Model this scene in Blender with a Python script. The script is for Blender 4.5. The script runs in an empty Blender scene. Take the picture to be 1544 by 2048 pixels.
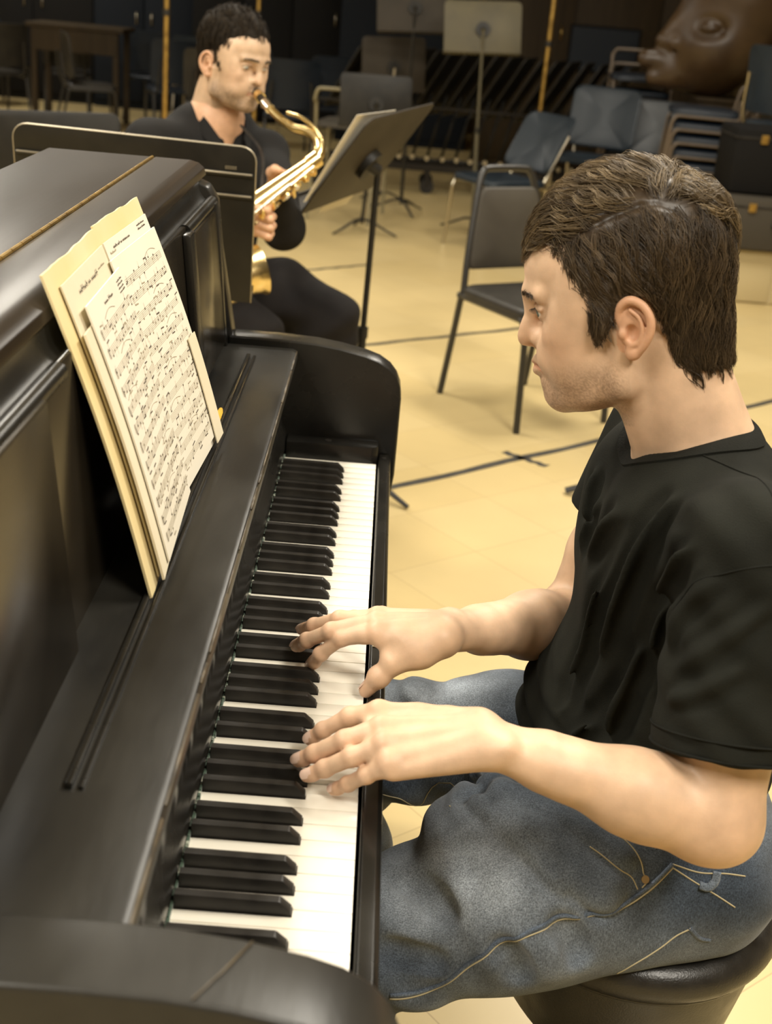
import bpy, bmesh, math, random
import numpy as np
from mathutils import Vector, Matrix
from mathutils.bvhtree import BVHTree

sc = bpy.context.scene
COL = sc.collection
random.seed(4)
RNG = np.random.default_rng(4)

# ---------------------------------------------------------------- camera
cam_d = bpy.data.cameras.new('camera')
cam = bpy.data.objects.new('camera', cam_d)
COL.objects.link(cam)
cam.matrix_world = Matrix(((0.99649131, -0.08089534, -0.02147125, -0.02160949),
                           (0.01081375, 0.37882766, -0.92540406, -0.70595659),
                           (0.08299478, 0.92192491, 0.37837325, 1.43670488),
                           (0, 0, 0, 1)))
cam_d.sensor_fit = 'VERTICAL'
cam_d.sensor_height = 36.0
cam_d.sensor_width = 27.14
cam_d.lens = 44.69
cam_d.clip_start = 0.05
cam_d.clip_end = 60
cam_d.dof.use_dof = True
cam_d.dof.focus_distance = 1.48
cam_d.dof.aperture_fstop = 6.6
sc.camera = cam

# ---------------------------------------------------------------- world and exposure
sc.view_settings.view_transform = 'Standard'
sc.view_settings.look = 'None'
sc.view_settings.exposure = -0.12
sc.view_settings.gamma = 1.0
sc.view_settings.use_curve_mapping = False
w = bpy.data.worlds.new('world')
sc.world = w
w.use_nodes = True
w.node_tree.nodes['Background'].inputs[0].default_value = (1.0, 0.93, 0.80, 1)
w.node_tree.nodes['Background'].inputs[1].default_value = 0.25

# ---------------------------------------------------------------- ceiling lamps (the room's lights)
ROOM = dict(x0=-7.5, x1=5.5, y0=-4.5, y1=14.5, z=3.3)


def area(name, loc, sx, sy, watts, col=(1.0, 0.935, 0.815)):
    d = bpy.data.lights.new(name, 'AREA')
    d.shape = 'RECTANGLE'
    d.size, d.size_y = sx, sy
    d.energy = watts
    d.color = col
    o = bpy.data.objects.new(name, d)
    COL.objects.link(o)
    o.location = loc
    return o


LAMPS = [(-1.6, -1.2), (1.2, -1.2), (-1.6, 1.4), (1.2, 1.4), (-4.2, 4.2), (-1.4, 4.6), (1.4, 4.6), (-4.2, 8.0), (-1.2, 8.0), (1.8, 8.0), (-4.2, 12.0)]
for lx, ly in LAMPS:
    near = ly < 3
    area('ceiling_lamp', (lx, ly, ROOM['z'] - .09), .55, 1.15, 104 if near else (98 if ly < 7 else (80 if lx < -3 else 16)))


# ---------------------------------------------------------------- helpers
def V3(*a):
    return np.array(a, float)


def norm(v):
    v = np.asarray(v, float)
    return v / (np.linalg.norm(v) + 1e-12)


def tag(o, label=None, cat=None, group=None, kind=None):
    if label: o['label'] = label
    if cat: o['category'] = cat
    if group: o['group'] = group
    if kind: o['kind'] = kind
    return o


def thing(name, loc, label, cat, group=None, rz=0.0):
    o = bpy.data.objects.new(name, None)
    COL.objects.link(o)
    o.location = loc
    o.rotation_euler = (0, 0, rz)
    o.empty_display_size = .05
    return tag(o, label, cat, group)


def base_of(o):
    b = V3(0, 0, 0)
    while o is not None:
        b = b + np.array(o.location)
        o = o.parent
    return b


def put(name, V, F, m, parent=None, base=None, smooth=False, angle=None, local=False):
    """link a mesh; V in world coordinates unless local"""
    V = np.asarray(V, float)
    if local:
        b = V3(0, 0, 0)
    elif parent is not None:
        b = base_of(parent)
    else:
        b = V3(*base) if base is not None else V3(0, 0, 0)
    me = bpy.data.meshes.new(name)
    if isinstance(F, np.ndarray) and F.ndim == 2:
        n, k = F.shape
        me.vertices.add(len(V))
        me.vertices.foreach_set('co', (V - b).astype(np.float32).ravel())
        me.loops.add(n * k)
        me.loops.foreach_set('vertex_index', F.astype(np.int32).ravel())
        me.polygons.add(n)
        me.polygons.foreach_set('loop_start', (np.arange(n) * k).astype(np.int32))
        me.polygons.foreach_set('loop_total', np.full(n, k, np.int32))
        me.update(calc_edges=True)
        me.validate()
    else:
        me.from_pydata([tuple(v) for v in (V - b)], [], [tuple(int(i) for i in f) for f in F])
        me.update()
    if m is not None:
        me.materials.append(m)
    o = bpy.data.objects.new(name, me)
    COL.objects.link(o)
    if parent is not None:
        o.parent = parent
    elif base is not None:
        o.location = tuple(b)
    if smooth:
        me.polygons.foreach_set('use_smooth', np.ones(len(me.polygons), bool))
    if angle is not None:
        me.set_sharp_from_angle(angle=math.radians(angle))
    return o


class MB:
    """collects simple shapes into one mesh"""
    def __init__(s):
        s.V = []; s.F = []

    def add(s, V, F):
        n = len(s.V)
        s.V += [tuple(map(float, v)) for v in V]
        s.F += [tuple(int(i) + n for i in f) for f in F]
        return s

    def box(s, x0, x1, y0, y1, z0, z1, bev=0.0):
        return s.add(*boxg(x0, x1, y0, y1, z0, z1, bev))

    def tube(s, P, r, n=10, cap=True):
        return s.add(*tubeg(P, r, n, cap))

    def put(s, name, m, parent=None, **k):
        return put(name, np.array(s.V), s.F, m, parent, **k)


def boxg(x0, x1, y0, y1, z0, z1, bev=0.0):
    bm = bmesh.new()
    bmesh.ops.create_cube(bm, size=1)
    for v in bm.verts:
        v.co = Vector(((x0 + x1) / 2 + v.co.x * (x1 - x0), (y0 + y1) / 2 + v.co.y * (y1 - y0), (z0 + z1) / 2 + v.co.z * (z1 - z0)))
    if bev > 0:
        bmesh.ops.bevel(bm, geom=list(bm.edges), offset=bev, segments=2, affect='EDGES', profile=.5)
    return bmg(bm)


def bmg(bm):
    bm.verts.index_update()
    V = [tuple(v.co) for v in bm.verts]
    F = [[v.index for v in f.verts] for f in bm.faces]
    bm.free()
    return V, F


def frames(P):
    P = np.asarray(P, float)
    T = np.gradient(P, axis=0)
    T /= np.linalg.norm(T, axis=1)[:, None] + 1e-12
    a = V3(0, 0, 1) if abs(T[0][2]) < .9 else V3(1, 0, 0)
    N = [norm(np.cross(T[0], a))]
    for i in range(1, len(P)):
        n = N[-1] - T[i] * (N[-1] @ T[i])
        N.append(norm(n))
    N = np.array(N)
    return T, N, np.cross(T, N)


def tubeg(P, r, n=10, cap=True, rn=None):
    """round tube through P, radius r (scalar or list); rn: second radius for flat tubes"""
    P = np.asarray(P, float)
    r = np.broadcast_to(np.asarray(r, float), (len(P),))
    r2 = r if rn is None else np.broadcast_to(np.asarray(rn, float), (len(P),))
    T, N, B = frames(P)
    V = []
    for i in range(len(P)):
        for k in range(n):
            a = 2 * math.pi * k / n
            V.append(P[i] + N[i] * r[i] * math.cos(a) + B[i] * r2[i] * math.sin(a))
    F = []
    for i in range(len(P) - 1):
        for k in range(n):
            F.append((i * n + k, i * n + (k + 1) % n, (i + 1) * n + (k + 1) % n, (i + 1) * n + k))
    if cap:
        F.append(tuple(range(n - 1, -1, -1)))
        F.append(tuple((len(P) - 1) * n + k for k in range(n)))
    return V, F


def spline(P, n=8, closed=False):
    """Catmull-Rom resample"""
    P = np.asarray(P, float)
    out = []
    m = len(P)
    rng = range(m if closed else m - 1)
    for i in rng:
        if closed:
            a, b, c, d = P[(i - 1) % m], P[i], P[(i + 1) % m], P[(i + 2) % m]
        else:
            b, c = P[i], P[i + 1]
            a = P[i - 1] if i > 0 else 2 * b - c
            d = P[i + 2] if i + 2 < m else 2 * c - b
        for k in range(n):
            t = k / n
            out.append(.5 * (2 * b + (c - a) * t + (2 * a - 5 * b + 4 * c - d) * t * t + (3 * b - a - 3 * c + d) * t ** 3))
    if not closed:
        out.append(P[-1])
    return np.array(out)


def extrude(poly, y0, y1, bev=0.0, plane='xz', segs=2):
    """polygon in the plane, extruded along the third axis, edges bevelled"""
    bm = bmesh.new()
    vs = []
    for a, b in poly:
        vs.append(bm.verts.new((a, y0, b) if plane == 'xz' else ((a, b, y0) if plane == 'xy' else (y0, a, b))))
    f = bm.faces.new(vs)
    r = bmesh.ops.extrude_face_region(bm, geom=[f])
    d = y1 - y0
    off = Vector((0, d, 0)) if plane == 'xz' else (Vector((0, 0, d)) if plane == 'xy' else Vector((d, 0, 0)))
    bmesh.ops.translate(bm, verts=[g for g in r['geom'] if isinstance(g, bmesh.types.BMVert)], vec=off)
    bmesh.ops.recalc_face_normals(bm, faces=bm.faces)
    if bev > 0:
        es = [e for e in bm.edges if len(e.link_faces) == 2 and e.calc_face_angle() > .5]
        bmesh.ops.bevel(bm, geom=es, offset=bev, segments=segs, affect='EDGES', profile=.5, clamp_overlap=True)
    return bmg(bm)


def lathe(prof, n=32, c=(0, 0, 0)):
    V = []; F = []
    m = len(prof)
    for r, z in prof:
        for k in range(n):
            a = 2 * math.pi * k / n
            V.append((c[0] + r * math.cos(a), c[1] + r * math.sin(a), c[2] + z))
    for i in range(m - 1):
        for k in range(n):
            F.append((i * n + k, i * n + (k + 1) % n, (i + 1) * n + (k + 1) % n, (i + 1) * n + k))
    F.append(tuple(range(n - 1, -1, -1)))
    F.append(tuple((m - 1) * n + k for k in range(n)))
    return V, F


def disc(c, nrm, r, t, n=16):
    nrm = norm(nrm)
    c = np.asarray(c, float)
    return tubeg([c - nrm * t / 2, c + nrm * t / 2], r, n)


def dup(root, loc, rz=None, label=None, group=None):
    def cp(o, parent):
        c = o.copy()
        COL.objects.link(c)
        if parent is not None:
            c.parent = parent
        for ch in list(o.children):
            cp(ch, c)
        return c
    r = cp(root, None)
    r.location = loc
    if rz is not None: r.rotation_euler = (0, 0, rz)
    if label: r['label'] = label
    if group: r['group'] = group
    return r


# ---------------------------------------------------------------- materials
def mat(name, col, rough=.5, metal=0.0, col2=None, nscale=8.0, nstretch=(1, 1, 1), ncontrast=(.35, .65), bump=0.0, bscale=60.0,
        bstretch=(1, 1, 1), coat=0.0, spec=.5, rough2=None, sheen=0.0, sss=0.0, ior=1.5, detail=5.0):
    m = bpy.data.materials.new(name)
    m.use_nodes = True
    nt = m.node_tree
    b = nt.nodes['Principled BSDF']
    L = nt.links
    b.inputs['Base Color'].default_value = (*col, 1)
    b.inputs['Roughness'].default_value = rough
    b.inputs['Metallic'].default_value = metal
    b.inputs['Specular IOR Level'].default_value = spec
    b.inputs['Coat Weight'].default_value = coat
    b.inputs['Coat Roughness'].default_value = .08
    b.inputs['Sheen Weight'].default_value = sheen
    b.inputs['IOR'].default_value = ior
    if sss:
        b.inputs['Subsurface Weight'].default_value = sss
        b.inputs['Subsurface Radius'].default_value = (.012, .005, .003)
        b.inputs['Subsurface Scale'].default_value = 1.0
    tc = nt.nodes.new('ShaderNodeTexCoord')
    if col2 is not None or rough2 is not None:
        mp = nt.nodes.new('ShaderNodeMapping')
        mp.inputs['Scale'].default_value = nstretch
        L.new(tc.outputs['Object'], mp.inputs[0])
        n = nt.nodes.new('ShaderNodeTexNoise')
        n.inputs['Scale'].default_value = nscale
        n.inputs['Detail'].default_value = detail
        L.new(mp.outputs[0], n.inputs['Vector'])
        mr = nt.nodes.new('ShaderNodeMapRange')
        mr.inputs[1].default_value, mr.inputs[2].default_value = ncontrast
        L.new(n.outputs['Fac'], mr.inputs[0])
        if col2 is not None:
            mx = nt.nodes.new('ShaderNodeMix'); mx.data_type = 'RGBA'
            mx.inputs[6].default_value = (*col, 1); mx.inputs[7].default_value = (*col2, 1)
            L.new(mr.outputs[0], mx.inputs[0])
            L.new(mx.outputs[2], b.inputs['Base Color'])
        if rough2 is not None:
            mf = nt.nodes.new('ShaderNodeMix')
            mf.inputs[2].default_value = rough; mf.inputs[3].default_value = rough2
            L.new(mr.outputs[0], mf.inputs[0])
            L.new(mf.outputs[0], b.inputs['Roughness'])
    if bump:
        mp2 = nt.nodes.new('ShaderNodeMapping')
        mp2.inputs['Scale'].default_value = bstretch
        L.new(tc.outputs['Object'], mp2.inputs[0])
        n2 = nt.nodes.new('ShaderNodeTexNoise')
        n2.inputs['Scale'].default_value = bscale
        n2.inputs['Detail'].default_value = 4
        L.new(mp2.outputs[0], n2.inputs['Vector'])
        bp = nt.nodes.new('ShaderNodeBump')
        bp.inputs['Strength'].default_value = bump
        bp.inputs['Distance'].default_value = .004
        L.new(n2.outputs['Fac'], bp.inputs['Height'])
        L.new(bp.outputs[0], b.inputs['Normal'])
    return m


M = {}
M['lacquer'] = mat('black_lacquer', (.0075, .007, .006), .22, spec=.38, col2=(.021, .019, .015), nscale=5, nstretch=(1, 1, 1), ncontrast=(.4, .75), rough2=.36, bump=.03, bscale=160, bstretch=(1, .12, 1))
M['lacquer_worn'] = mat('worn_black_lacquer', (.011, .0105, .0095), .32, spec=.38, col2=(.040, .037, .030), nscale=7, nstretch=(1.4, .5, 1), ncontrast=(.38, .8), rough2=.46, bump=.05, bscale=140, bstretch=(1, .2, 1))
M['lacquer_lid'] = mat('lid_lacquer', (.008, .0062, .0045), .30, spec=.16, col2=(.024, .016, .009), nscale=3, nstretch=(1, .3, 1), ncontrast=(.4, .75), rough2=.36, bump=.04, bscale=120, bstretch=(1, .06, 1))
M['lacquer_panel'] = mat('polished_panel_lacquer', (.010, .008, .0055), .18, col2=(.03, .024, .016), nscale=4, ncontrast=(.4, .7), rough2=.28)
M['worn_edge_and_glint'] = mat('worn_wood_and_glint', (.10, .075, .042), .4, col2=(.03, .024, .016), nscale=30)  # shelf edge wear, and the painted glint line on the near arm
M['ivory'] = mat('white_key_plastic', (.83, .79, .69), .22, col2=(.80, .745, .62), nscale=9, ncontrast=(.4, .7))
M['ebony'] = mat('black_key_plastic', (.008, .007, .006), .36, spec=.4, rough2=.48, col2=(.024, .021, .017), nscale=20)
M['felt'] = mat('green_felt', (.03, .06, .035), .95, col2=(.45, .46, .36), nscale=90, ncontrast=(.55, .62), sheen=.3, nstretch=(.3, 1, .3))
M['brass'] = mat('aged_brass', (.62, .42, .13), .35, 1.0, col2=(.38, .25, .08), nscale=30)
M['brass_plate'] = mat('dull_brass_plate', (.33, .29, .17), .45, .6)
M['paper'] = mat('sheet_paper', (.74, .69, .57), .75, col2=(.70, .645, .52), nscale=6, bump=.03, bscale=20)
M['paper_cream'] = mat('cream_paper', (.72, .65, .48), .75, col2=(.67, .59, .42), nscale=8, bump=.03, bscale=20)
M['manila'] = mat('yellowed_folder_card', (.68, .54, .25), .7, col2=(.72, .62, .38), nscale=5, bump=.05, bscale=30)
M['ink'] = mat('print_ink', (.09, .07, .05), .7)
M['ink_faint'] = mat('faint_print_ink', (.34, .29, .20), .8)
M['pencil'] = mat('pencil_paint', (.85, .50, .06), .35)
M['pencil_wood'] = mat('pencil_wood', (.75, .55, .30), .6)

# ================================================================ PIANO
KW = .0235
KZ = .73
piano = thing('upright_piano', (-.25, .6, 0), 'worn black upright piano whose keyboard the young man in the black T-shirt plays', 'piano')
Y0, Y1 = -.098, 1.258            # inner faces of the two arms
YN, YF = -.158, 1.305           # outer faces


def ex(name, poly, y0, y1, m, bev=.002, plane='xz', parent=piano, smooth=True, segs=2):
    V, F = extrude(poly, y0, y1, bev, plane, segs)
    return put(name, np.array(V), F, m, parent, smooth=smooth, angle=40)


def bx(name, x0, x1, y0, y1, z0, z1, m, bev=.002, parent=piano):
    V, F = boxg(x0, x1, y0, y1, z0, z1, bev)
    return put(name, np.array(V), F, m, parent, smooth=True, angle=40)


def arc(cx, cz, r, a0, a1, n):
    return [(cx + r * math.cos(math.radians(a0 + (a1 - a0) * i / n)), cz + r * math.sin(math.radians(a0 + (a1 - a0) * i / n))) for i in range(n + 1)]


arm_prof = [(-.25, .645), (-.25, .913), (-.16, .913), (-.11, .911), (-.07, .906), (-.03, .898), (-.008, .891), (.010, .880), (.022, .866), (.029, .850), (.032, .830), (.032, .70), (.028, .66), (.022, .645)]
ex('arm', arm_prof, Y1, YF, M['lacquer'], .004, segs=3)
ex('arm', arm_prof, YN, Y0, M['lacquer_worn'], .004, segs=3)
# full-height side panels behind the arms
side_prof = [(-.555, .0), (-.555, 1.150), (-.318, 1.150), (-.290, 1.140), (-.276, 1.118), (-.268, 1.05), (-.243, .91), (-.243, 0)]
ex('side_panel', side_prof, Y1 + .004, YF, M['lacquer'], .004)
ex('side_panel', side_prof, YN, Y0 - .004, M['lacquer'], .004)
# lid, split along a brass piano hinge
bx('lid', -.545, -.3835, YN - .012, YF + .012, 1.148, 1.170, M['lacquer_lid'], .003)
flap = [(-.3795, 1.170), (-.325, 1.170), (-.312, 1.167), (-.303, 1.160), (-.300, 1.150), (-.302, 1.148), (-.3795, 1.148)]
ex('lid_flap', flap, YN - .012, YF + .012, M['lacquer_lid'], .0015)
mb = MB()
for i in range(40):
    y = YN + (YF - YN) * i / 40
    mb.tube([(-.3815, y + .001, 1.1705), (-.3815, y + (YF - YN) / 40 - .001, 1.1705)], .0028, 8)
hinge = mb.put('brass_hinge', M['brass'], piano, smooth=True, angle=40)
tag(hinge, 'long brass hinge across the lid')
# cornice under the lid and its bead
corn = [(-.33, 1.148), (-.304, 1.148)] + [(-.304 + .020 * (1 - math.cos(a)), 1.148 - .030 * math.sin(a)) for a in np.linspace(.1, 1.45, 7)] + [(-.284, 1.112), (-.33, 1.112)]
ex('cornice', corn, Y0 - .004, Y1 + .004, M['lacquer'], 0)
V, F = tubeg([(-.2835, 1.0, 1.118), (-.2835, Y1 + .004, 1.118)], .009, 14)
put('bead_moulding', V, F, M['lacquer'], piano, smooth=True, angle=50)
V, F = tubeg([(-.2835, Y0 - .004, 1.118), (-.2835, .325, 1.118)], .009, 14)
put('bead_moulding', V, F, M['lacquer'], piano, smooth=True, angle=50)
# upper front panel: backing, stiles and rails around three fields
pt = lambda z: -.246 - (z - .90) * .105     # slight lean
def slab(y0, y1, z0, z1, d0, d1):           # leaning slab between depths d0 (front) and d1 (back)
    return [(pt(z0) + d0, y0, z0), (pt(z0) + d0, y1, z0), (pt(z1) + d0, y1, z1), (pt(z1) + d0, y0, z1),
            (pt(z0) - d1, y0, z0), (pt(z0) - d1, y1, z0), (pt(z1) - d1, y1, z1), (pt(z1) - d1, y0, z1)]
BOXF = [(0, 1, 2, 3), (7, 6, 5, 4), (0, 4, 5, 1), (1, 5, 6, 2), (2, 6, 7, 3), (3, 7, 4, 0)]
def lean(name, y0, y1, z0, z1, d0, d1, m, bev=.002):
    bm = bmesh.new()
    vs = [bm.verts.new(v) for v in slab(y0, y1, z0, z1, d0, d1)]
    for f in BOXF: bm.faces.new([vs[i] for i in f])
    bmesh.ops.recalc_face_normals(bm, faces=bm.faces)
    bmesh.ops.bevel(bm, geom=list(bm.edges), offset=bev, segments=2, affect='EDGES', profile=.5)
    V, F = bmg(bm)
    return put(name, np.array(V), F, m, piano, smooth=True, angle=40)
lean('upper_panel', Y0, Y1, .86, 1.125, -.012, .02, M['lacquer_panel'])
lean('panel_field', Y0 + .002, .245, .893, 1.12, -.002, .012, M['lacquer_panel'], .003)
lean('panel_field', 1.005, 1.236, .905, 1.112, -.004, .012, M['lacquer_panel'], .003)
lean('stile', 1.238, Y1, .895, 1.12, -.003, .012, M['lacquer'], .002)
lean('stile', .965, 1.005, .895, 1.12, .000, .012, M['lacquer'], .003)
# music shelf with a ledge strip, then the fall below it
ex('music_shelf', [(-.262, .880), (-.262, .900), (-.146, .900), (-.141, .898), (-.1385, .893), (-.1385, .884), (-.143, .880)], Y0, Y1, M['lacquer_worn'], .0008)
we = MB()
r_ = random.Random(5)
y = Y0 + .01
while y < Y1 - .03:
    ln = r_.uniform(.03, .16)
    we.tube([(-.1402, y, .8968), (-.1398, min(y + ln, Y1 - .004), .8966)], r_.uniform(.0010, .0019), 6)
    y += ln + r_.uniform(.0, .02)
we.tube([(-.064, -.101, .9060), (-.078, -.130, .9083), (-.092, -.155, .9097)], .0008, 6)  # pale line across the near arm's top, a painted reflection boundary
we.put('worn_edge_and_glint', M['worn_edge_and_glint'], piano, smooth=True)
bx('ledge_strip', -.2125, -.2065, .045, 1.19, .899, .9055, M['lacquer'], .0012)
bx('ledge_strip', -.2025, -.1985, .045, 1.19, .899, .9035, M['lacquer'], .0012)
ex('fallboard', [(-.20, .880), (-.146, .880), (-.152, .840), (-.158, .790), (-.157, .776), (-.149, .762), (-.148, .742), (-.20, .742)], Y0, Y1, M['lacquer'], .0012)
fs = MB()
for i in range(104):
    y = -.002 + i * (52 * KW + .004) / 104
    fs.box(-.1492, -.1470 + (.0006 if i % 3 == 0 else 0), y, y + KW / 2 - (.0006 if i % 4 else .003), .729, .7345 + (.0012 if i % 4 == 0 else 0), .0006)
fs.put('felt_strip', M['felt'], piano, smooth=False)
# key blocks
for ya, yb in ((52 * KW + .002, Y1), (Y0, -.002)):
    kb = [(-.147, ya), (-.010, ya), (-.002, ya + .004), (.002, ya + .010), (.002, yb), (-.147, yb)]
    V, F = extrude(kb, .66, .757, .0025, 'xy')
    blk = put('key_block', np.array(V), F, M['lacquer'], piano, smooth=True, angle=40)
    V, F = disc((-.080, (ya + yb) / 2, .7573), (0, 0, 1), .0052, .0016)
    put('screw', V, F, M['ebony'], blk)
# slip in front of the keys and key bed
ex('key_slip', [(.0035, .655), (.0035, .734), (.006, .7365), (.018, .7365), (.0225, .733), (.0235, .725), (.0235, .655)], Y0, Y1 - .004, M['lacquer'], .0006)
bx('lock_plate', .0065, .0185, .592, .640, .7362, .7378, M['brass_plate'], .0015)
V, F = disc((.0125, .630, .7379), (0, 0, 1), .0014, .0005, 10)
put('screw', V, F, M['ebony'], piano)
V, F = disc((.0125, 1.235, .7367), (0, 0, 1), .0035, .001, 12)
put('screw', V, F, M['ebony'], piano)
bx('key_bed', -.243, .0235, YN + .004, YF - .004, .600, .656, M['lacquer'], .003)
bx('lower_panel', -.275, -.245, Y0 - .003, Y1 + .003, .12, .60, M['lacquer'], .003)
bx('bottom_board', -.55, -.235, Y0, Y1, .05, .12, M['lacquer'], .003)
bx('back_board', -.575, -.555, YN, YF, .03, 1.147, M['lacquer'], .003)
for y in (YN + .012, YF - .05):
    ex('front_leg', [(-.03, 0.02), (-.038, .30), (-.05, .602), (.022, .602), (.012, .30), (.018, .02)], y, y + .04, M['lacquer'], .004)

# keys
OFF = {0: -2.2, 1: 2.2, 3: -3.2, 4: 0.0, 5: 3.2}         # black key after white 0..6 of an octave (C..B), mm
BW = .0115
def black_y(k):                                            # black between white k and k+1
    j = (k - 2) % 7
    return (k + 1) * KW + OFF[j] * .001
HASB = {0, 1, 3, 4, 5}
def white_mesh(k):
    y0, y1 = .0005, KW - .0005
    j = (k - 2) % 7
    lo = y0; hi = y1
    if ((j - 1) % 7) in HASB and k > 0: lo = black_y(k - 1) + BW / 2 + .001 - k * KW
    if j in HASB and k < 51: hi = black_y(k) - BW / 2 - .001 - k * KW
    poly = [(0, y0), (0, y1), (-.0495, y1)]
    if hi < y1: poly.append((-.0495, hi))
    poly += [(-.149, hi), (-.149, lo)]
    if lo > y0: poly.append((-.0495, lo))
    poly.append((-.0495, y0))
    V, F = extrude(poly, -.020, 0, .0006, 'xy', 2)
    return V, F
meshes = {}
for k in range(52):
    j = (k - 2) % 7
    key = j if 0 < k < 51 else 100 + k
    dz = -.005 if k == 13 else 0
    if key not in meshes:
        V, F = white_mesh(k)
        o = put('white_key', np.array(V), F, M['ivory'], piano, local=True, smooth=True, angle=40)
        meshes[key] = o
    else:
        o = meshes[key].copy(); COL.objects.link(o)
    o.location = V3(0, k * KW, KZ + dz) - base_of(piano)
def black_mesh():
    a, t, h = BW / 2, .0043, .0125
    prof = [(-.0500, 0.0), (-.0505, .0035), (-.0585, h - .0012), (-.0605, h), (-.147, h + .0004)]
    V = []; F = []
    for i, (x, z) in enumerate(prof):
        wv = a + (t - a) * (z / h)
        V += [(x, -wv, z), (x, wv, z)]
    n = len(V)
    V += [(-.147, -a, -.012), (-.147, a, -.012), (-.050, -a, -.012), (-.050, a, -.012)]
    for i in range(len(prof) - 1): F.append((2 * i, 2 * i + 1, 2 * i + 3, 2 * i + 2))
    F.append((n - 2, n - 1, n + 1, n))
    F.append((n + 2, n + 3, 1, 0))
    F.append((n, n + 1, n + 3, n + 2))
    F.append((n, n + 2, 0, 2, 4, 6, 8)); F.append((9, 7, 5, 3, 1, n + 3, n + 1))
    bm = bmesh.new()
    vs = [bm.verts.new(v) for v in V]
    for f in F: bm.faces.new([vs[i] for i in f])
    bmesh.ops.recalc_face_normals(bm, faces=bm.faces)
    es = [e for e in bm.edges if e.calc_face_angle() > .4]
    bmesh.ops.bevel(bm, geom=es, offset=.0009, segments=2, affect='EDGES', profile=.5)
    return bmg(bm)
b0 = None
for k in range(51):
    if (k - 2) % 7 in HASB and k != 1:
        if b0 is None:
            V, F = black_mesh()
            o = b0 = put('black_key', np.array(V), F, M['ebony'], piano, local=True, smooth=True, angle=35)
        else:
            o = b0.copy(); COL.objects.link(o)
        o.location = V3(0, black_y(k), KZ) - base_of(piano)

# ================================================================ SHEET MUSIC on the shelf
def page(u, v, off=0.0, ya=.344, yb=.795, bow=.006):
    """point on the leaning folder: u across (0 near .. 1 far), v up, off towards the player"""
    u = np.asarray(u, float); v = np.asarray(v, float)
    fold = 1 - np.abs(u - .53) * 2
    x = -.2045 - .103 * v + bow * np.sin(np.pi * v) + off - .010 * np.clip(fold, 0, 1) * (1 - .3 * v)
    y = ya + (yb - ya) * u + .020 * v * (1 - u) + .008 * v
    z = .9035 + .284 * v + off * .36
    return np.stack([x, y, z], -1)
def sheet(name, u0, u1, v0, v1, off, m, parent, n=16, t=.0008, rag=0.0, curl=0.0):
    U = np.linspace(0, 1, n + 1)
    G = []
    for layer in (0, -t):
        for i in range(n + 1):
            for j in range(n + 1):
                vv = v0 + (v1 - v0) * U[j]
                if rag and j == n: vv += rag * (math.sin(i * .55 + u0 * 9) * .5 + math.sin(i * 1.37 + 1) * .3 + (.5 if i in (3, 9, 10) else 0))
                uu = u0 + (u1 - u0) * U[i]
                o = off + layer + curl * (1 - U[i]) ** 3
                G.append(page(uu, vv, o))
    F = []
    k = (n + 1) ** 2
    for i in range(n):
        for j in range(n):
            a = i * (n + 1) + j
            F.append((a, a + n + 1, a + n + 2, a + 1))
            F.append((k + a + 1, k + a + n + 2, k + a + n + 1, k + a))
    for i in range(n):
        for (a, b) in ((i * (n + 1), (i + 1) * (n + 1)), ((i + 1) * (n + 1) + n, i * (n + 1) + n)):
            F.append((b, a, a + k, b + k))
        for (a, b) in ((i + 1, i), (n * (n + 1) + i, n * (n + 1) + i + 1)):
            F.append((b, a, a + k, b + k))
    return put(name, np.array(G), F, m, parent, smooth=True, angle=50)
folder = thing('music_folder', (-.2, .57, .9), 'open yellowed card folder leaning on the piano shelf with printed sheet music clipped in', 'music folder')
fc = sheet('folder_cover', 0, .53, 0, 1.0, .000, M['manila'], folder, t=.0022, rag=.004)
fc2 = sheet('folder_cover', .53, 1.0, .01, 1.01, .000, M['manila'], folder, t=.0022, rag=.004)
pa = sheet('title_sheet', .07, .52, .02, .945, .0032, M['paper_cream'], folder, t=.0016)
pb = sheet('music_sheet', .055, .40, .015, .80, .0075, M['paper_cream'], folder, t=.0022, curl=.0015)
pc = sheet('music_sheet', .12, .525, .03, .86, .0110, M['paper'], folder, t=.0016)
pd = sheet('music_sheet', .535, .985, .015, .945, .0032, M['paper'], folder, t=.0016)
pe = sheet('music_sheet', .50, .985, .05, .89, .0075, M['paper'], folder, t=.0018)
pf = sheet('music_sheet', .905, .992, .02, .46, .0100, M['paper_cream'], folder, t=.0012)

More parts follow.
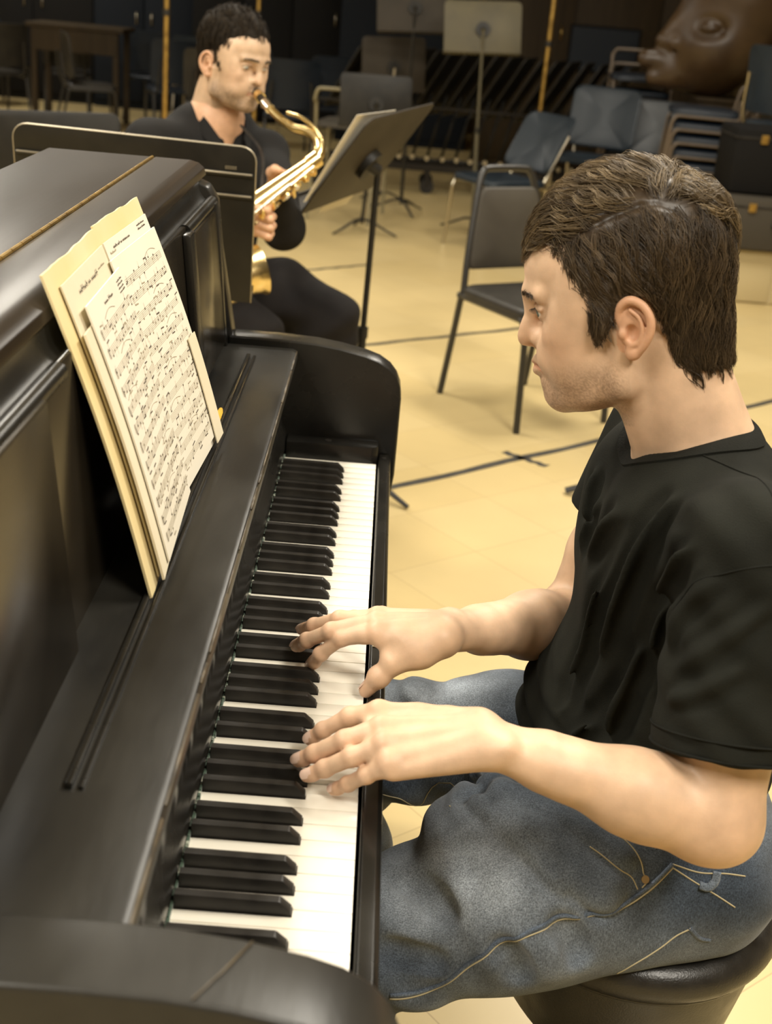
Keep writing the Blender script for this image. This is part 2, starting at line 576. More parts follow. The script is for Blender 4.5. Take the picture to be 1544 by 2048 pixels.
def quad(mb, u0, v0, u1, v1, w, off):
    """thin printed stroke from (u0,v0) to (u1,v1), width w metres"""
    k = 5 if abs(u1 - u0) > .05 or abs(v1 - v0) > .05 else 1
    us = np.linspace(u0, u1, k + 1); vs = np.linspace(v0, v1, k + 1)
    dx, dy = (u1 - u0) * .45, (v1 - v0) * .30
    l = math.hypot(dx, dy) + 1e-9
    nu, nv = -dy / l * w / .45 / 2, dx / l * w / .30 / 2
    A = page(us + nu, vs + nv, off); B = page(us - nu, vs - nv, off)
    V = np.concatenate([A, B]); n = k + 1
    mb.add(V, [(i, i + 1, n + i + 1, n + i) for i in range(k)])
def score(parent, u0, u1, v0, v1, off, systems, seed):
    r = random.Random(seed)
    ink, faint = MB(), MB()
    H = (v1 - v0) / systems
    for s in range(systems):
        for half in (0, 1):
            vb = v1 - s * H - (.10 + .48 * half) * H
            for i in range(5):
                quad(faint, u0, vb - i * .0058, u1, vb - i * .0058, .0005, off + .0003)
            nn = 15
            for q in range(nn):
                uu = u0 + (u1 - u0) * (q + .5 + r.uniform(-.2, .2)) / nn
                if r.random() < .12: continue
                vv = vb - r.uniform(-.010, .032)
                hs = r.choice((-1, 1))
                tgt = ink if r.random() < .6 else faint
                quad(tgt, uu - .0028, vv - .0008, uu + .0028, vv + .0012, .0020, off + .0005)
                quad(tgt, uu + .0022 * hs, vv, uu + .0022 * hs, vv + .021 * hs, .0005, off + .0005)
                if r.random() < .4:
                    quad(tgt, uu + .0022 * hs, vv + .021 * hs, uu + .0022 * hs + (u1 - u0) / nn, vv + .021 * hs + r.uniform(-.004, .004), .0014, off + .0005)
            for q in range(4):
                uu = u0 + (u1 - u0) * q / 3
                quad(faint, uu, vb, uu, vb - .0235, .0004, off + .0004)
            quad(ink, u0 + .006, vb + .006, u0 + .010, vb - .028, .0012, off + .0005)
        # a slur
        uu = r.uniform(u0 + .02, u1 - .14); vv = v1 - s * H + .004
        for q in range(6):
            t0, t1 = q / 6, (q + 1) / 6
            quad(faint, uu + .12 * t0, vv + .014 * math.sin(math.pi * t0), uu + .12 * t1, vv + .014 * math.sin(math.pi * t1), .0006, off + .0004)
    ink.put('printed_notes', M['ink'], parent)
    faint.put('printed_staves', M['ink_faint'], parent)
score(pc, .15, .515, .05, .78, .0110, 6, 3)
score(pe, .53, .945, .07, .82, .0075, 6, 8)
def words(parent, u0, v0, du, lens, h, off, seed, m='ink', slope=0.0):
    r = random.Random(seed); mb = MB(); u = u0
    for n in lens:
        for i in range(n):
            hh = h * r.choice((.6, .6, .65, 1.0))
            v = v0 + slope * (u - u0)
            quad(mb, u, v, u + du * .25, v + hh, .0011, off + .0005)
            quad(mb, u + du * .1, v + hh * .5, u + du * .75, v + hh * .45, .0011, off + .0005)
            if r.random() < .5: quad(mb, u + du * .7, v, u + du * .72, v + hh * .7, .0010, off + .0005)
            u += du
        u += du * .8
    mb.put('printed_words', M[m], parent)
words(pa, .18, .885, .0125, (7, 2, 6), .020, .0032, 1)
words(pa, .40, .895, .006, (5, 6), .008, .0032, 2, 'ink_faint')
words(pc, .27, .815, .010, (4, 5), .014, .0110, 5)
for i in range(4): words(pc, .44, .832 - i * .012, .006, (5, 4), .007, .0110, 20 + i)
words(pd, .60, .912, .0075, (5, 3, 2, 6, 3), .012, .0032, 6)
for i in range(2): words(pd, .86, .926 - i * .014, .006, (6, 7), .008, .0032, 30 + i)
words(pd, .56, .900, .0065, (8,), .009, .0032, 9, 'ink_faint')
pn = thing('pencil', (-.212, .85, .9046), 'yellow pencil lying on the piano shelf behind the sheet music', 'pencil')
V, F = tubeg([(-.211, .750, .9088), (-.2135, .882, .9088)], .0042, 6)
put('pencil_shaft', V, F, M['pencil'], pn)
V, F = tubeg([(-.2135, .882, .9088), (-.2137, .896, .9088)], [.0042, .0025], 6)
put('pencil_end', V, F, M['pencil'], pn)

# ================================================================ SCULPTING: smooth blends of simple volumes, meshed once
class Sculpt:
    def __init__(s, lo, hi, vox):
        s.lo = np.array(lo, float); s.vox = vox
        s.n = np.ceil((np.array(hi, float) - s.lo) / vox).astype(int) + 1
        s.ax = [(s.lo[i] + vox * np.arange(s.n[i])).astype(np.float32) for i in range(3)]
        s.f = np.full(tuple(s.n), .05 if vox < .01 else 1.0, np.float32)

    def region(s, lo, hi):
        a = np.clip(np.floor((np.array(lo) - s.lo) / s.vox).astype(int), 0, s.n)
        b = np.clip(np.ceil((np.array(hi) - s.lo) / s.vox).astype(int) + 1, 0, s.n)
        sl = tuple(slice(a[i], b[i]) for i in range(3))
        if any(b[i] <= a[i] for i in range(3)): return None
        X = s.ax[0][sl[0]][:, None, None]; Y = s.ax[1][sl[1]][None, :, None]; Z = s.ax[2][sl[2]][None, None, :]
        return sl, X, Y, Z

    def _mix(s, sl, d, k, op):
        a = s.f[sl]
        if op == 'add':
            if k > 0:
                h = np.maximum(k - np.abs(a - d), 0) / k
                s.f[sl] = np.minimum(a, d) - h * h * k * .25
            else: s.f[sl] = np.minimum(a, d)
        else:
            d = -d
            if k > 0:
                h = np.maximum(k - np.abs(a - d), 0) / k
                s.f[sl] = np.maximum(a, d) + h * h * k * .25
            else: s.f[sl] = np.maximum(a, d)

    def rc(s, a, b, ra, rb, k=.01, op='add', flat=None, sq=1.0):
        a = np.array(a, float); b = np.array(b, float)
        m = max(ra, rb) + k + s.vox * 3
        r = s.region(np.minimum(a, b) - m, np.maximum(a, b) + m)
        if r is None: return s
        sl, X, Y, Z = r
        ba = b - a; l2 = float(ba @ ba) + 1e-12
        px, py, pz = X - np.float32(a[0]), Y - np.float32(a[1]), Z - np.float32(a[2])
        t = np.clip((px * ba[0] + py * ba[1] + pz * ba[2]) / l2, 0, 1).astype(np.float32)
        qx, qy, qz = px - t * np.float32(ba[0]), py - t * np.float32(ba[1]), pz - t * np.float32(ba[2])
        q2 = qx * qx + qy * qy + qz * qz
        if flat is not None:
            n = norm(flat)
            dn = qx * n[0] + qy * n[1] + qz * n[2]
            q2 = q2 + dn * dn * np.float32(sq * sq - 1)
        d = np.sqrt(q2) - (np.float32(ra) + t * np.float32(rb - ra))
        s._mix(sl, d.astype(np.float32), k, op)
        return s

    def el(s, c, r, k=.01, op='add', R=None):
        c = np.array(c, float); r = np.array(r, float)
        m = r.max() + k + s.vox * 3
        g = s.region(c - m, c + m)
        if g is None: return s
        sl, X, Y, Z = g
        px, py, pz = X - np.float32(c[0]), Y - np.float32(c[1]), Z - np.float32(c[2])
        if R is not None:
            R = np.array(R, float)          # rows: local axes
            px, py, pz = [px * np.float32(R[i][0]) + py * np.float32(R[i][1]) + pz * np.float32(R[i][2]) for i in range(3)]
        a = (px / r[0]) ** 2 + (py / r[1]) ** 2 + (pz / r[2]) ** 2
        b = (px / r[0] ** 2) ** 2 + (py / r[1] ** 2) ** 2 + (pz / r[2] ** 2) ** 2
        k0 = np.sqrt(a); k1 = np.sqrt(b) + 1e-9
        d = k0 * (k0 - 1) / k1
        s._mix(sl, d.astype(np.float32), k, op)
        return s

    def chain(s, P, R, k=.004, op='add', **kw):
        for i in range(len(P) - 1):
            s.rc(P[i], P[i + 1], R[i], R[i + 1], k, op, **kw)
        return s

    def warp(s, fn, band=.03):
        """add fn(x,y,z) to the field near the surface"""
        idx = np.nonzero(np.abs(s.f) < band)
        s.f[idx] += fn(s.ax[0][idx[0]], s.ax[1][idx[1]], s.ax[2][idx[2]]).astype(np.float32)
        return s

    def clip(s, p, n, k=.003):
        """cut away the half space in front of the plane"""
        n = norm(n); p = np.array(p, float)
        d = (s.ax[0][:, None, None] - p[0]) * n[0] + (s.ax[1][None, :, None] - p[1]) * n[1] + (s.ax[2][None, None, :] - p[2]) * n[2]
        s._mix((slice(None),) * 3, -d.astype(np.float32), k, 'sub')
        return s

    def blur(s, n=1):
        for _ in range(n):
            for d in range(3):
                a = np.moveaxis(s.f, d, 0)
                b = a.copy()
                b[1:-1] = a[:-2] * .25 + a[1:-1] * .5 + a[2:] * .25
                s.f = np.ascontiguousarray(np.moveaxis(b, 0, d))
        return s

    def mesh(s):
        f = s.f
        f[0] = f[-1] = np.maximum(f[0], 1e-3); f[:, 0] = np.maximum(f[:, 0], 1e-3); f[:, -1] = np.maximum(f[:, -1], 1e-3)
        f[-1] = np.maximum(f[-1], 1e-3); f[:, :, 0] = np.maximum(f[:, :, 0], 1e-3); f[:, :, -1] = np.maximum(f[:, :, -1], 1e-3)
        ins = f < 0
        c = ins[:-1, :-1, :-1].astype(np.int8)
        tot = np.zeros_like(c)
        for dx in (0, 1):
            for dy in (0, 1):
                for dz in (0, 1):
                    tot += ins[dx:f.shape[0] - 1 + dx, dy:f.shape[1] - 1 + dy, dz:f.shape[2] - 1 + dz]
        act = (tot > 0) & (tot < 8)
        I, J, K = np.nonzero(act)
        ids = np.full(act.shape, -1, np.int32)
        ids[I, J, K] = np.arange(len(I))
        cv = {}
        for dx in (0, 1):
            for dy in (0, 1):
                for dz in (0, 1):
                    cv[dx, dy, dz] = f[I + dx, J + dy, K + dz].astype(float)
        S = np.zeros((len(I), 3)); W = np.zeros(len(I))
        cs = list(cv)
        for a in cs:
            for d in range(3):
                if a[d] == 0:
                    b = list(a); b[d] = 1; b = tuple(b)
                    fa, fb = cv[a], cv[b]
                    m = (fa < 0) != (fb < 0)
                    t = np.where(m, fa / np.where(m, fa - fb, 1), 0)
                    for q in range(3):
                        S[:, q] += np.where(m, a[q] + (t if q == d else 0), 0)
                    W += m
        P = S / W[:, None]
        V = s.lo + s.vox * (np.stack([I, J, K], 1) + P)
        Fs = []
        for d in range(3):
            o1, o2 = [(1, 2), (2, 0), (0, 1)][d]
            a = [slice(None)] * 3; b = [slice(None)] * 3
            a[d] = slice(0, -1); b[d] = slice(1, None)
            A = ins[tuple(a)]; B = ins[tuple(b)]
            E = np.nonzero(A != B)
            E = np.array(E)
            ok = (E[o1] > 0) & (E[o2] > 0) & (E[o1] < f.shape[o1] - 1) & (E[o2] < f.shape[o2] - 1)
            E = E[:, ok]
            flip = ins[tuple(E)]
            def cell(u, v):
                q = E.copy(); q[o1] -= u; q[o2] -= v
                return ids[tuple(q)]
            q = np.stack([cell(1, 1), cell(0, 1), cell(0, 0), cell(1, 0)], 1)
            q[~flip] = q[~flip][:, ::-1]
            Fs.append(q)
        F = np.concatenate(Fs)
        F = F[(F >= 0).all(1)]
        return V, F


def vnoise(x, y, z, sc, seed=0):
    """cheap smooth noise from rotated sine sums, about -1..1"""
    r = np.random.default_rng(seed)
    o = 0
    for i in range(7):
        k = r.normal(size=3); k = k / np.linalg.norm(k) * sc * r.uniform(.6, 1.6)
        o = o + np.sin(x * k[0] + y * k[1] + z * k[2] + r.uniform(0, 6.28)) * r.uniform(.5, 1)
    return o / 3.2


def join(parts):
    V = []; F = []; n = 0
    for v, f in parts:
        V.append(v); F.append(f + n); n += len(v)
    return np.concatenate(V), np.concatenate(F)


def vcol(o, C, name='tint'):
    a = o.data.color_attributes.new(name, 'FLOAT_COLOR', 'POINT')
    a.data.foreach_set('color', np.concatenate([C, np.ones((len(C), 1))], 1).astype(np.float32).ravel())


def tint_mat(name, rough=.5, bump=.08, bscale=500, sss=.12, mult=(1, 1, 1), nvar=.12, spec=.45):
    m = bpy.data.materials.new(name); m.use_nodes = True
    nt = m.node_tree; b = nt.nodes['Principled BSDF']; L = nt.links
    at = nt.nodes.new('ShaderNodeAttribute'); at.attribute_name = 'tint'
    tc = nt.nodes.new('ShaderNodeTexCoord')
    n = nt.nodes.new('ShaderNodeTexNoise'); n.inputs['Scale'].default_value = 38; n.inputs['Detail'].default_value = 6
    L.new(tc.outputs['Object'], n.inputs['Vector'])
    mr = nt.nodes.new('ShaderNodeMapRange'); mr.inputs[1].default_value = .3; mr.inputs[2].default_value = .7
    mr.inputs[3].default_value = 1 - nvar; mr.inputs[4].default_value = 1 + nvar
    L.new(n.outputs['Fac'], mr.inputs[0])
    mx = nt.nodes.new('ShaderNodeMix'); mx.data_type = 'RGBA'; mx.blend_type = 'MULTIPLY'; mx.inputs[0].default_value = 1
    L.new(at.outputs['Color'], mx.inputs[6]); L.new(mr.outputs[0], mx.inputs[7])
    L.new(mx.outputs[2], b.inputs['Base Color'])
    b.inputs['Roughness'].default_value = rough
    b.inputs['Specular IOR Level'].default_value = spec
    b.inputs['Subsurface Weight'].default_value = sss
    b.inputs['Subsurface Radius'].default_value = (.010, .004, .002)
    b.inputs['Subsurface Scale'].default_value = .8
    n2 = nt.nodes.new('ShaderNodeTexNoise'); n2.inputs['Scale'].default_value = bscale; n2.inputs['Detail'].default_value = 3
    L.new(tc.outputs['Object'], n2.inputs['Vector'])
    bp = nt.nodes.new('ShaderNodeBump'); bp.inputs['Strength'].default_value = bump; bp.inputs['Distance'].default_value = .0015
    L.new(n2.outputs['Fac'], bp.inputs['Height']); L.new(bp.outputs[0], b.inputs['Normal'])
    return m


M['skin'] = tint_mat('skin')
M['skin_far'] = tint_mat('skin_olive')
SKIN = V3(.60, .405, .265)


def gauss(d, s):
    return np.exp(-(d / s) ** 2)


def head_mesh(vox=.0015, extra=None, lo=(-.125, -.1, -.21), stub=.6, skin=SKIN, neck_to=(-.075, 0, -.185), neck_r=(.057, .060), lid=.0036, mouth_open=0.0, puff=0.0, beard=False):
    """head in its own frame: x to the nose, y to its left, z up, metres"""
    mm = .001
    s = Sculpt(lo, (.130, -lo[1], .172), vox)
    e = lambda c, r, k=10, op='add', R=None: s.el(np.array(c) * mm, np.array(r) * mm, k * mm, op, R)
    c = lambda a, b, ra, rb, k=8, op='add', **kw: s.rc(np.array(a) * mm, np.array(b) * mm, ra * mm, rb * mm, k * mm, op, **kw)
    e((-3, 0, 76), (94, 72, 80))
    e((52, 0, 72), (52, 59, 46), 16)
    e((42, 0, 2), (50, 57, 64), 18)
    e((70, 0, -20), (31, 34, 32), 14)
    for q in (1, -1):
        e((55, 43 * q, 12), (30, 19, 20), 22)
        e((38, 51 * q, 36), (36, 17, 24), 20)
        c((12, 53 * q, -44), (74, 16 * q, -62), 15, 15, 16)
        c((6, 60 * q, 8), (12, 54 * q, -42), 13, 14, 16)
        e((52, 34 * q, -22), (34, 28, 42), 18)
        e((80, 20 * q, -14), (14, 12, 18), 14)
        if puff: e((66, 36 * q, -26), (20, 16 + puff, 18), 12)
        e((34, 58 * q, 62), (26, 9, 26), 16)
    e((79, 0, -62), (18, 21, 16), 12)
    e((44, 0, -54), (44, 46, 27), 14)
    # brow and eye hollows
    for q in (1, -1):
        c((98, 8 * q, 51), (84, 40 * q, 52), 11, 9, 10)
        e((104, 30 * q, 34), (14, 15, 9), 10, 'sub')
    e((97, 0, 38), (10, 10, 12), 10)
    # nose
    c((97, 0, 38), (107, 0, 12), 6.5, 7.5, 8)
    c((104, 0, 14), (109.5, 0, 3.5), 8, 9, 6)
    e((96, 0, 4), (14, 14, 10), 8)
    for q in (1, -1):
        e((94.5, 11.5 * q, 0), (9, 6.2, 7.2), 4)
        e((103, 6 * q, -7.5), (5.2, 3, 4), 2, 'sub')
        c((88.5, 19.5 * q, 6), (89.5, 19 * q, -6), .9, .9, 4, 'sub')
    c((100, 0, -8), (112, 0, -2), 3.4, 4.5, 5)
    # mouth
    for q in (1, -1):
        c((102.5, 2 * q, -23.5), (88, 22 * q, -28), 4.6, 2.4, 5)
        c((100.6, 0, -34), (87, 20 * q, -30), 5.4, 2.6, 5)
        c((108, 0, -28.6 ), (89, 23 * q, -29), 1.0 + mouth_open, .8, 3, 'sub')
    c((104.5, 0, -12), (107.5, 0, -20), 1.2, 1.5, 4, 'sub')
    e((81, 0, -46), (17.5, 21, 13), 8)
    # eyeballs under lids
    for q in (1, -1):
        s.el((.0795, .0315 * q, .0345), (.0136, .0136, .0136), .003)
        s.el((.0945, .0325 * q, .0325), (.0105, .0125, lid), .0016, 'sub')
        s.rc((.091, .0185 * q, .0375), (.087, .0455 * q, .0385), .0006, .0006, .003, 'sub')
        s.rc((.0945, .020 * q, .0385), (.0865, .0455 * q, .0375), .0022, .0018, .003)
    # ears
    for q in (1, -1):
        P = [(5, 72, 17), (8.5, 73, 29), (5, 76, 40), (-5, 79.5, 45.5), (-16, 82.5, 40), (-22.5, 85, 28), (-22, 84.5, 15), (-16, 81.5, 2), (-8, 77, -7), (-2, 73.5, -10)]
        P = [(x * mm, y * mm * q, z * mm) for x, y, z in P]
        e((-7, 75 * q, 18), (15, 5, 25), 4)
        rr_ = np.interp(np.linspace(0, 9, 46), np.arange(10), [.0030, .0034, .0037, .0039, .0040, .0040, .0038, .0036, .0040, .0048])
        s.chain(list(spline(P, 5)), list(rr_), .0015)
        e((-3, 75 * q, -7), (8, 4.5, 7), 4)
        e((-3.5, 82.5 * q, 13), (7.8, 10, 9.5), 2, 'sub')
        e((-5, 84 * q, 33), (8, 5, 5), 3, 'sub')
        A = [(-4, 80, 36), (-12, 82, 28), (-14.5, 82, 16), (-11, 80, 5), (-3, 77, 0)]
        s.chain(list(spline([(x * mm, y * mm * q, z * mm) for x, y, z in A], 4)), list(np.linspace(.0021, .0027, 17)), .0015)
        e((5.5, 76 * q, 13), (4.2, 4.5, 5.5), 3)
    # neck
    c((-26, 0, -12), np.array(neck_to) / mm, neck_r[0] / mm, neck_r[1] / mm, 16)
    c((2, 34 * 1, -70), (-10, 14, -150), 15, 13, 16)
    c((2, -34, -70), (-10, -14, -150), 15, 13, 16)
    if extra: extra(s)
    s.warp(lambda x, y, z: .0005 * vnoise(x, y, z, 120, 3))
    V, F = s.mesh()
    x, y, z = (V / mm).T
    ay = np.abs(y)
    C = np.tile(skin, (len(V), 1))
    def blend(w, col):
        nonlocal C
        w = np.clip(w, 0, 1)[:, None]
        C = C * (1 - w) + np.array(col) * w
    front = np.clip((x - 60) / 25, 0, 1)
    blend(.35 * gauss(np.sqrt((x - 70) ** 2 + (ay - 45) ** 2 + (z - 2) ** 2), 26), skin * V3(1.05, .80, .72))
    blend(.45 * gauss(np.sqrt((x - 108) ** 2 + y ** 2 + (z - 2) ** 2), 14), skin * V3(1.02, .78, .68))
    ear = (ay > 71) & (x < 12) & (x > -30) & (z > -16) & (z < 52)
    blend(np.where(ear, .50, 0), skin * V3(1.06, .74, .62))
    # lips
    lipc = np.maximum(gauss(z + 29.5 - 2.5 * np.cos(y / 7), 5.2) * (x > 86) * (ay < 22), 0)
    blend(.75 * np.clip(lipc * 1.6 - .45, 0, 1), skin * V3(.82, .52, .48))
    # stubble along the jaw, chin and upper lip
    jaw = np.clip((-(z) - 12 + (x - 60) * -.10) / 30, 0, 1) * (x > 2) * (z > -92)
    jaw = jaw * np.clip((x + 2) / 20, 0, 1) * (1 - np.clip(lipc * 1.6 - .3, 0, 1))
    cheek = np.clip((x - 72) / 16, 0, 1) * np.clip((z + 44) / 14, 0, 1) * (ay > 12)
    tex = .62 + .30 * vnoise(x, y, z, .16, 8) + np.random.default_rng(3).uniform(-.45, .45, len(x))
    st = stub * jaw * (1 - .75 * cheek) * np.clip(tex, 0, 1.2)
    moust = stub * gauss(z + 16, 7) * (x > 90) * (ay < 22) * .55
    blend(np.clip(np.maximum(st, moust), 0, .93), V3(.16, .095, .05) if not beard else V3(.045, .03, .02))
    # temples and eyelids a touch darker
    blend(.30 * gauss(np.sqrt((x - 92) ** 2 + (ay - 32) ** 2 + (z - 34) ** 2), 11), skin * V3(.86, .66, .58))
    return V, F, C


def frame(yaw, pitch, roll=0.0):
    """rows: forward, left, up.  yaw 0 faces -X, positive turns towards +Y; pitch looks down"""
    y, p, r = math.radians(yaw), math.radians(pitch), math.radians(roll)
    fwd = V3(-math.cos(y) * math.cos(p), math.sin(y) * math.cos(p), -math.sin(p))
    left = V3(-math.sin(y), -math.cos(y), 0)
    up = np.cross(fwd, left)
    l2 = left * math.cos(r) + up * math.sin(r); u2 = -left * math.sin(r) + up * math.cos(r)
    return np.array([fwd, l2, u2])


def strands_mesh(S, r0, n=3):
    """S: (N, K, 3) strand points, tapered n-gon tubes"""
    N, K, _ = S.shape
    T = np.gradient(S, axis=1)
    T /= np.linalg.norm(T, axis=2)[..., None] + 1e-9
    A = np.broadcast_to(V3(.31, .52, .79), T.shape)
    B1 = np.cross(T, A); B1 /= np.linalg.norm(B1, axis=2)[..., None] + 1e-9
    B2 = np.cross(T, B1)
    t = np.linspace(0, 1, K)
    rad = r0 * (1 - .75 * t ** 2)
    rad = rad[None, :, None] if np.ndim(r0) == 0 else r0[:, None, None] * (1 - .75 * t ** 2)[None, :, None]
    R = []
    for k in range(n):
        a = 2 * math.pi * k / n
        R.append(S + (B1 * math.cos(a) + B2 * math.sin(a)) * rad)
    V = np.stack(R, 2).reshape(-1, 3)
    i = (np.arange(N) * K)[:, None, None] + np.arange(K - 1)[None, :, None]
    k = np.arange(n)[None, None, :]
    a = i * n + k; b = i * n + (k + 1) % n
    F = np.stack([a, b, b + n, a + n], -1).reshape(-1, 4)
    return V, F

# ================================================================ THE PIANIST
HO = V3(.245, .585, 1.135)
HF = frame(12, 13)
toW = lambda P: np.asarray(P) @ HF + HO                     # head frame -> world
body_parts = []
def trunk(s):
    L = lambda *P: (np.array(P) - HO) @ HF.T
    for q in (1, -1):
        s.rc(L(.342, .58 - .02 * q, .985), L(.345, .58 - .17 * q, .955), .050, .044, .030)
        s.rc(L(.300, .58 - .01 * q, .980), L(.318, .58 - .14 * q, .975), .022, .022, .025)
    s.rc(L(.335, .58, .94), L(.342, .58, .91), .082, .09, .03)
V, F, C = head_mesh(extra=trunk, lo=(-.2, -.19, -.26))
CC = [C]
body_parts.append((toW(V), F))

# shoulders, arms and hands
def hand_chain(s, pts, rad, k=.004):
    s.chain([np.array(p) for p in pts], rad, k)
def hand_tint(V, tips, knuckles, base=SKIN):
    C = np.tile(base, (len(V), 1))
    for p in tips:
        w = .30 * gauss(np.linalg.norm(V - np.array(p), axis=1), .016)[:, None]
        C = C * (1 - w) + base * V3(1.10, .78, .70) * w
    for p in knuckles:
        w = .40 * gauss(np.linalg.norm(V - np.array(p), axis=1), .011)[:, None]
        C = C * (1 - w) + base * V3(.95, .72, .62) * w
    return C
LS, LE, LW = V3(.345, .385, .985), V3(.338, .296, .741), V3(.108, .302, .806)
RS, RE, RW = V3(.345, .775, .985), V3(.262, .745, .714), V3(.076, .515, .802)
LH = dict(index=[(.012, .344, .801), (-.014, .352, .789), (-.039, .356, .769), (-.051, .362, .754)],
          middle=[(.015, .313, .803), (-.017, .310, .789), (-.045, .317, .767), (-.060, .324, .7535)],
          ring=[(.018, .291, .799), (-.009, .291, .784), (-.034, .298, .764), (-.050, .302, .752)],
          pinky=[(.024, .275, .789), (.005, .281, .772), (-.011, .292, .753), (-.024, .301, .7395)],
          thumb=[(.080, .338, .795), (.048, .366, .780), (.020, .381, .765), (-.002, .386, .744)])
RH = dict(index=[(.008, .501, .804), (-.029, .509, .789), (-.050, .517, .764), (-.060, .530, .742)],
          middle=[(.006, .520, .806), (-.041, .517, .793), (-.067, .534, .770), (-.079, .549, .7535)],
          ring=[(.007, .541, .801), (-.033, .546, .793), (-.061, .567, .772), (-.076, .588, .754)],
          pinky=[(.012, .560, .792), (-.017, .568, .785), (-.038, .588, .767), (-.050, .608, .744)],
          thumb=[(.056, .490, .792), (.029, .484, .778), (.014, .482, .761), (.002, .485, .7415)])
FR = dict(index=(.0104, .0086, .0077, .0064), middle=(.0106, .0088, .0078, .0066), ring=(.0101, .0084, .0075, .0062), pinky=(.0090, .0074, .0066, .0056), thumb=(.0155, .0118, .0108, .0080))
def arm_sculpt(S, E, W, H, lo, hi, sgn):
    s = Sculpt(lo, hi, .0014)
    m = V3(0, 0, 1)
    # upper arm, elbow, forearm with its belly near the elbow
    s.rc(S, S + (E - S) * .60, .040, .041, .01)
    s.rc(S + (E - S) * .70, E, .046, .038, .03)
    a = E + (W - E) * .06
    s.rc(E + V3(.006, 0, -.002), a, .036, .038, .02)
    s.rc(a, E + (W - E) * .36, .039, .039, .02)
    s.rc(E + (W - E) * .30, E + (W - E) * .72, .039, .028, .02)
    dirw = norm(W - E)
    side = norm(np.cross(dirw, m))
    up = np.cross(side, dirw)
    s.rc(E + (W - E) * .66, W, .0285, .0265, .016, flat=up, sq=1.22)
    # ulna knob and wrist into the palm
    s.el(W - dirw * .012 + up * .013 + np.array(H['pinky'][0]) * 0 + norm(np.array(H['pinky'][0]) - np.array(H['index'][0])) * .018, (.011, .011, .009), .012)
    across = norm(np.array(H['pinky'][0]) - np.array(H['index'][0]))
    for f, rr in (('index', .0140), ('middle', .0145), ('ring', .0140), ('pinky', .0125)):
        K = np.array(H[f][0])
        off = {'index': -.016, 'middle': -.006, 'ring': .005, 'pinky': .014}[f]
        s.rc(W + across * off, K + V3(.004, 0, -.004), .0195, rr, .012, flat=up, sq=1.15)
        # tendon ridge and knuckle
        s.rc(W + across * off * .7 + up * .0165 + (K - W) * .25, K + up * .0085, .0015, .0028, .009)
        s.el(K + up * .002, (.0115, .0108, .0105), .006)
    T = [np.array(p) for p in H['thumb']]
    s.rc(W - across * .012 - up * .004, T[0], .020, .0175, .012)
    s.rc(T[0], T[1], .0175, .0128, .010)
    s.rc(T[0] * .6 + np.array(H['index'][0]) * .4, T[1] * .75 + np.array(H['index'][0]) * .25, .011, .006, .018)
    hand_chain(s, T[1:], FR['thumb'][1:], .004)
    s.el(T[2], (.0118, .0118, .0112), .005)
    for f in ('index', 'middle', 'ring', 'pinky'):
        P = [np.array(p) for p in H[f]]
        P0 = [P[0], P[1], P[2], P[3]]
        s.chain(P0, FR[f], .0025)
        for j in (1, 2):
            s.el(P[j] + up * .0002, np.full(3, FR[f][j] * 1.02), .005)
        # pad
        s.el(P[2] * .35 + P[3] * .65 - up * .0012, np.full(3, FR[f][3] * 1.06), .004)
    # webs
    ks = ['index', 'middle', 'ring', 'pinky']
    for a_, b_ in zip(ks[:-1], ks[1:]):
        A, B = np.array(H[a_][0]), np.array(H[b_][0])
        A2, B2 = np.array(H[a_][1]), np.array(H[b_][1])
        s.rc(A * .72 + A2 * .28 - up * .003, B * .72 + B2 * .28 - up * .003, .0055, .0055, .008)
    s.warp(lambda x, y, z: .0007 * vnoise(x, y, z, 90, 11))
    V, F = s.mesh()
    C = hand_tint(V, [H[f][3] for f in H], [H[f][j] for f in ks for j in (0, 1, 2)] + [H['thumb'][2]])
    w = (.30 * gauss(np.linalg.norm(V - E, axis=1), .05))[:, None]
    C = C * (1 - w) + SKIN * V3(.98, .78, .70) * w
    return V, F, C
for S_, E_, W_, H_, lo, hi, sg in ((LS, LE, LW, LH, (-.08, .235, .665), (.41, .45, 1.08), 1), (RS, RE, RW, RH, (-.10, .445, .64), (.41, .84, 1.08), -1)):
    V, F, C = arm_sculpt(S_, E_, W_, H_, lo, hi, sg)
    body_parts.append((V, F)); CC.append(C)
# hidden core of the trunk and the lower legs
s = Sculpt((.0, .34, .42), (.56, .84, 1.12), .004)
s.rc((.355, .58, .90), (.36, .58, .60), .095, .105, .03)
V, F = s.mesh()
body_parts.append((V, F)); CC.append(np.tile(SKIN, (len(V), 1)))
V, F = join(body_parts)
pianist = put('person', V, F, M['skin'], None, base=(.40, .58, 0), smooth=True)
tag(pianist, 'young man with wavy brown hair, black T-shirt and jeans playing the piano', 'person')
vcol(pianist, np.concatenate(CC))

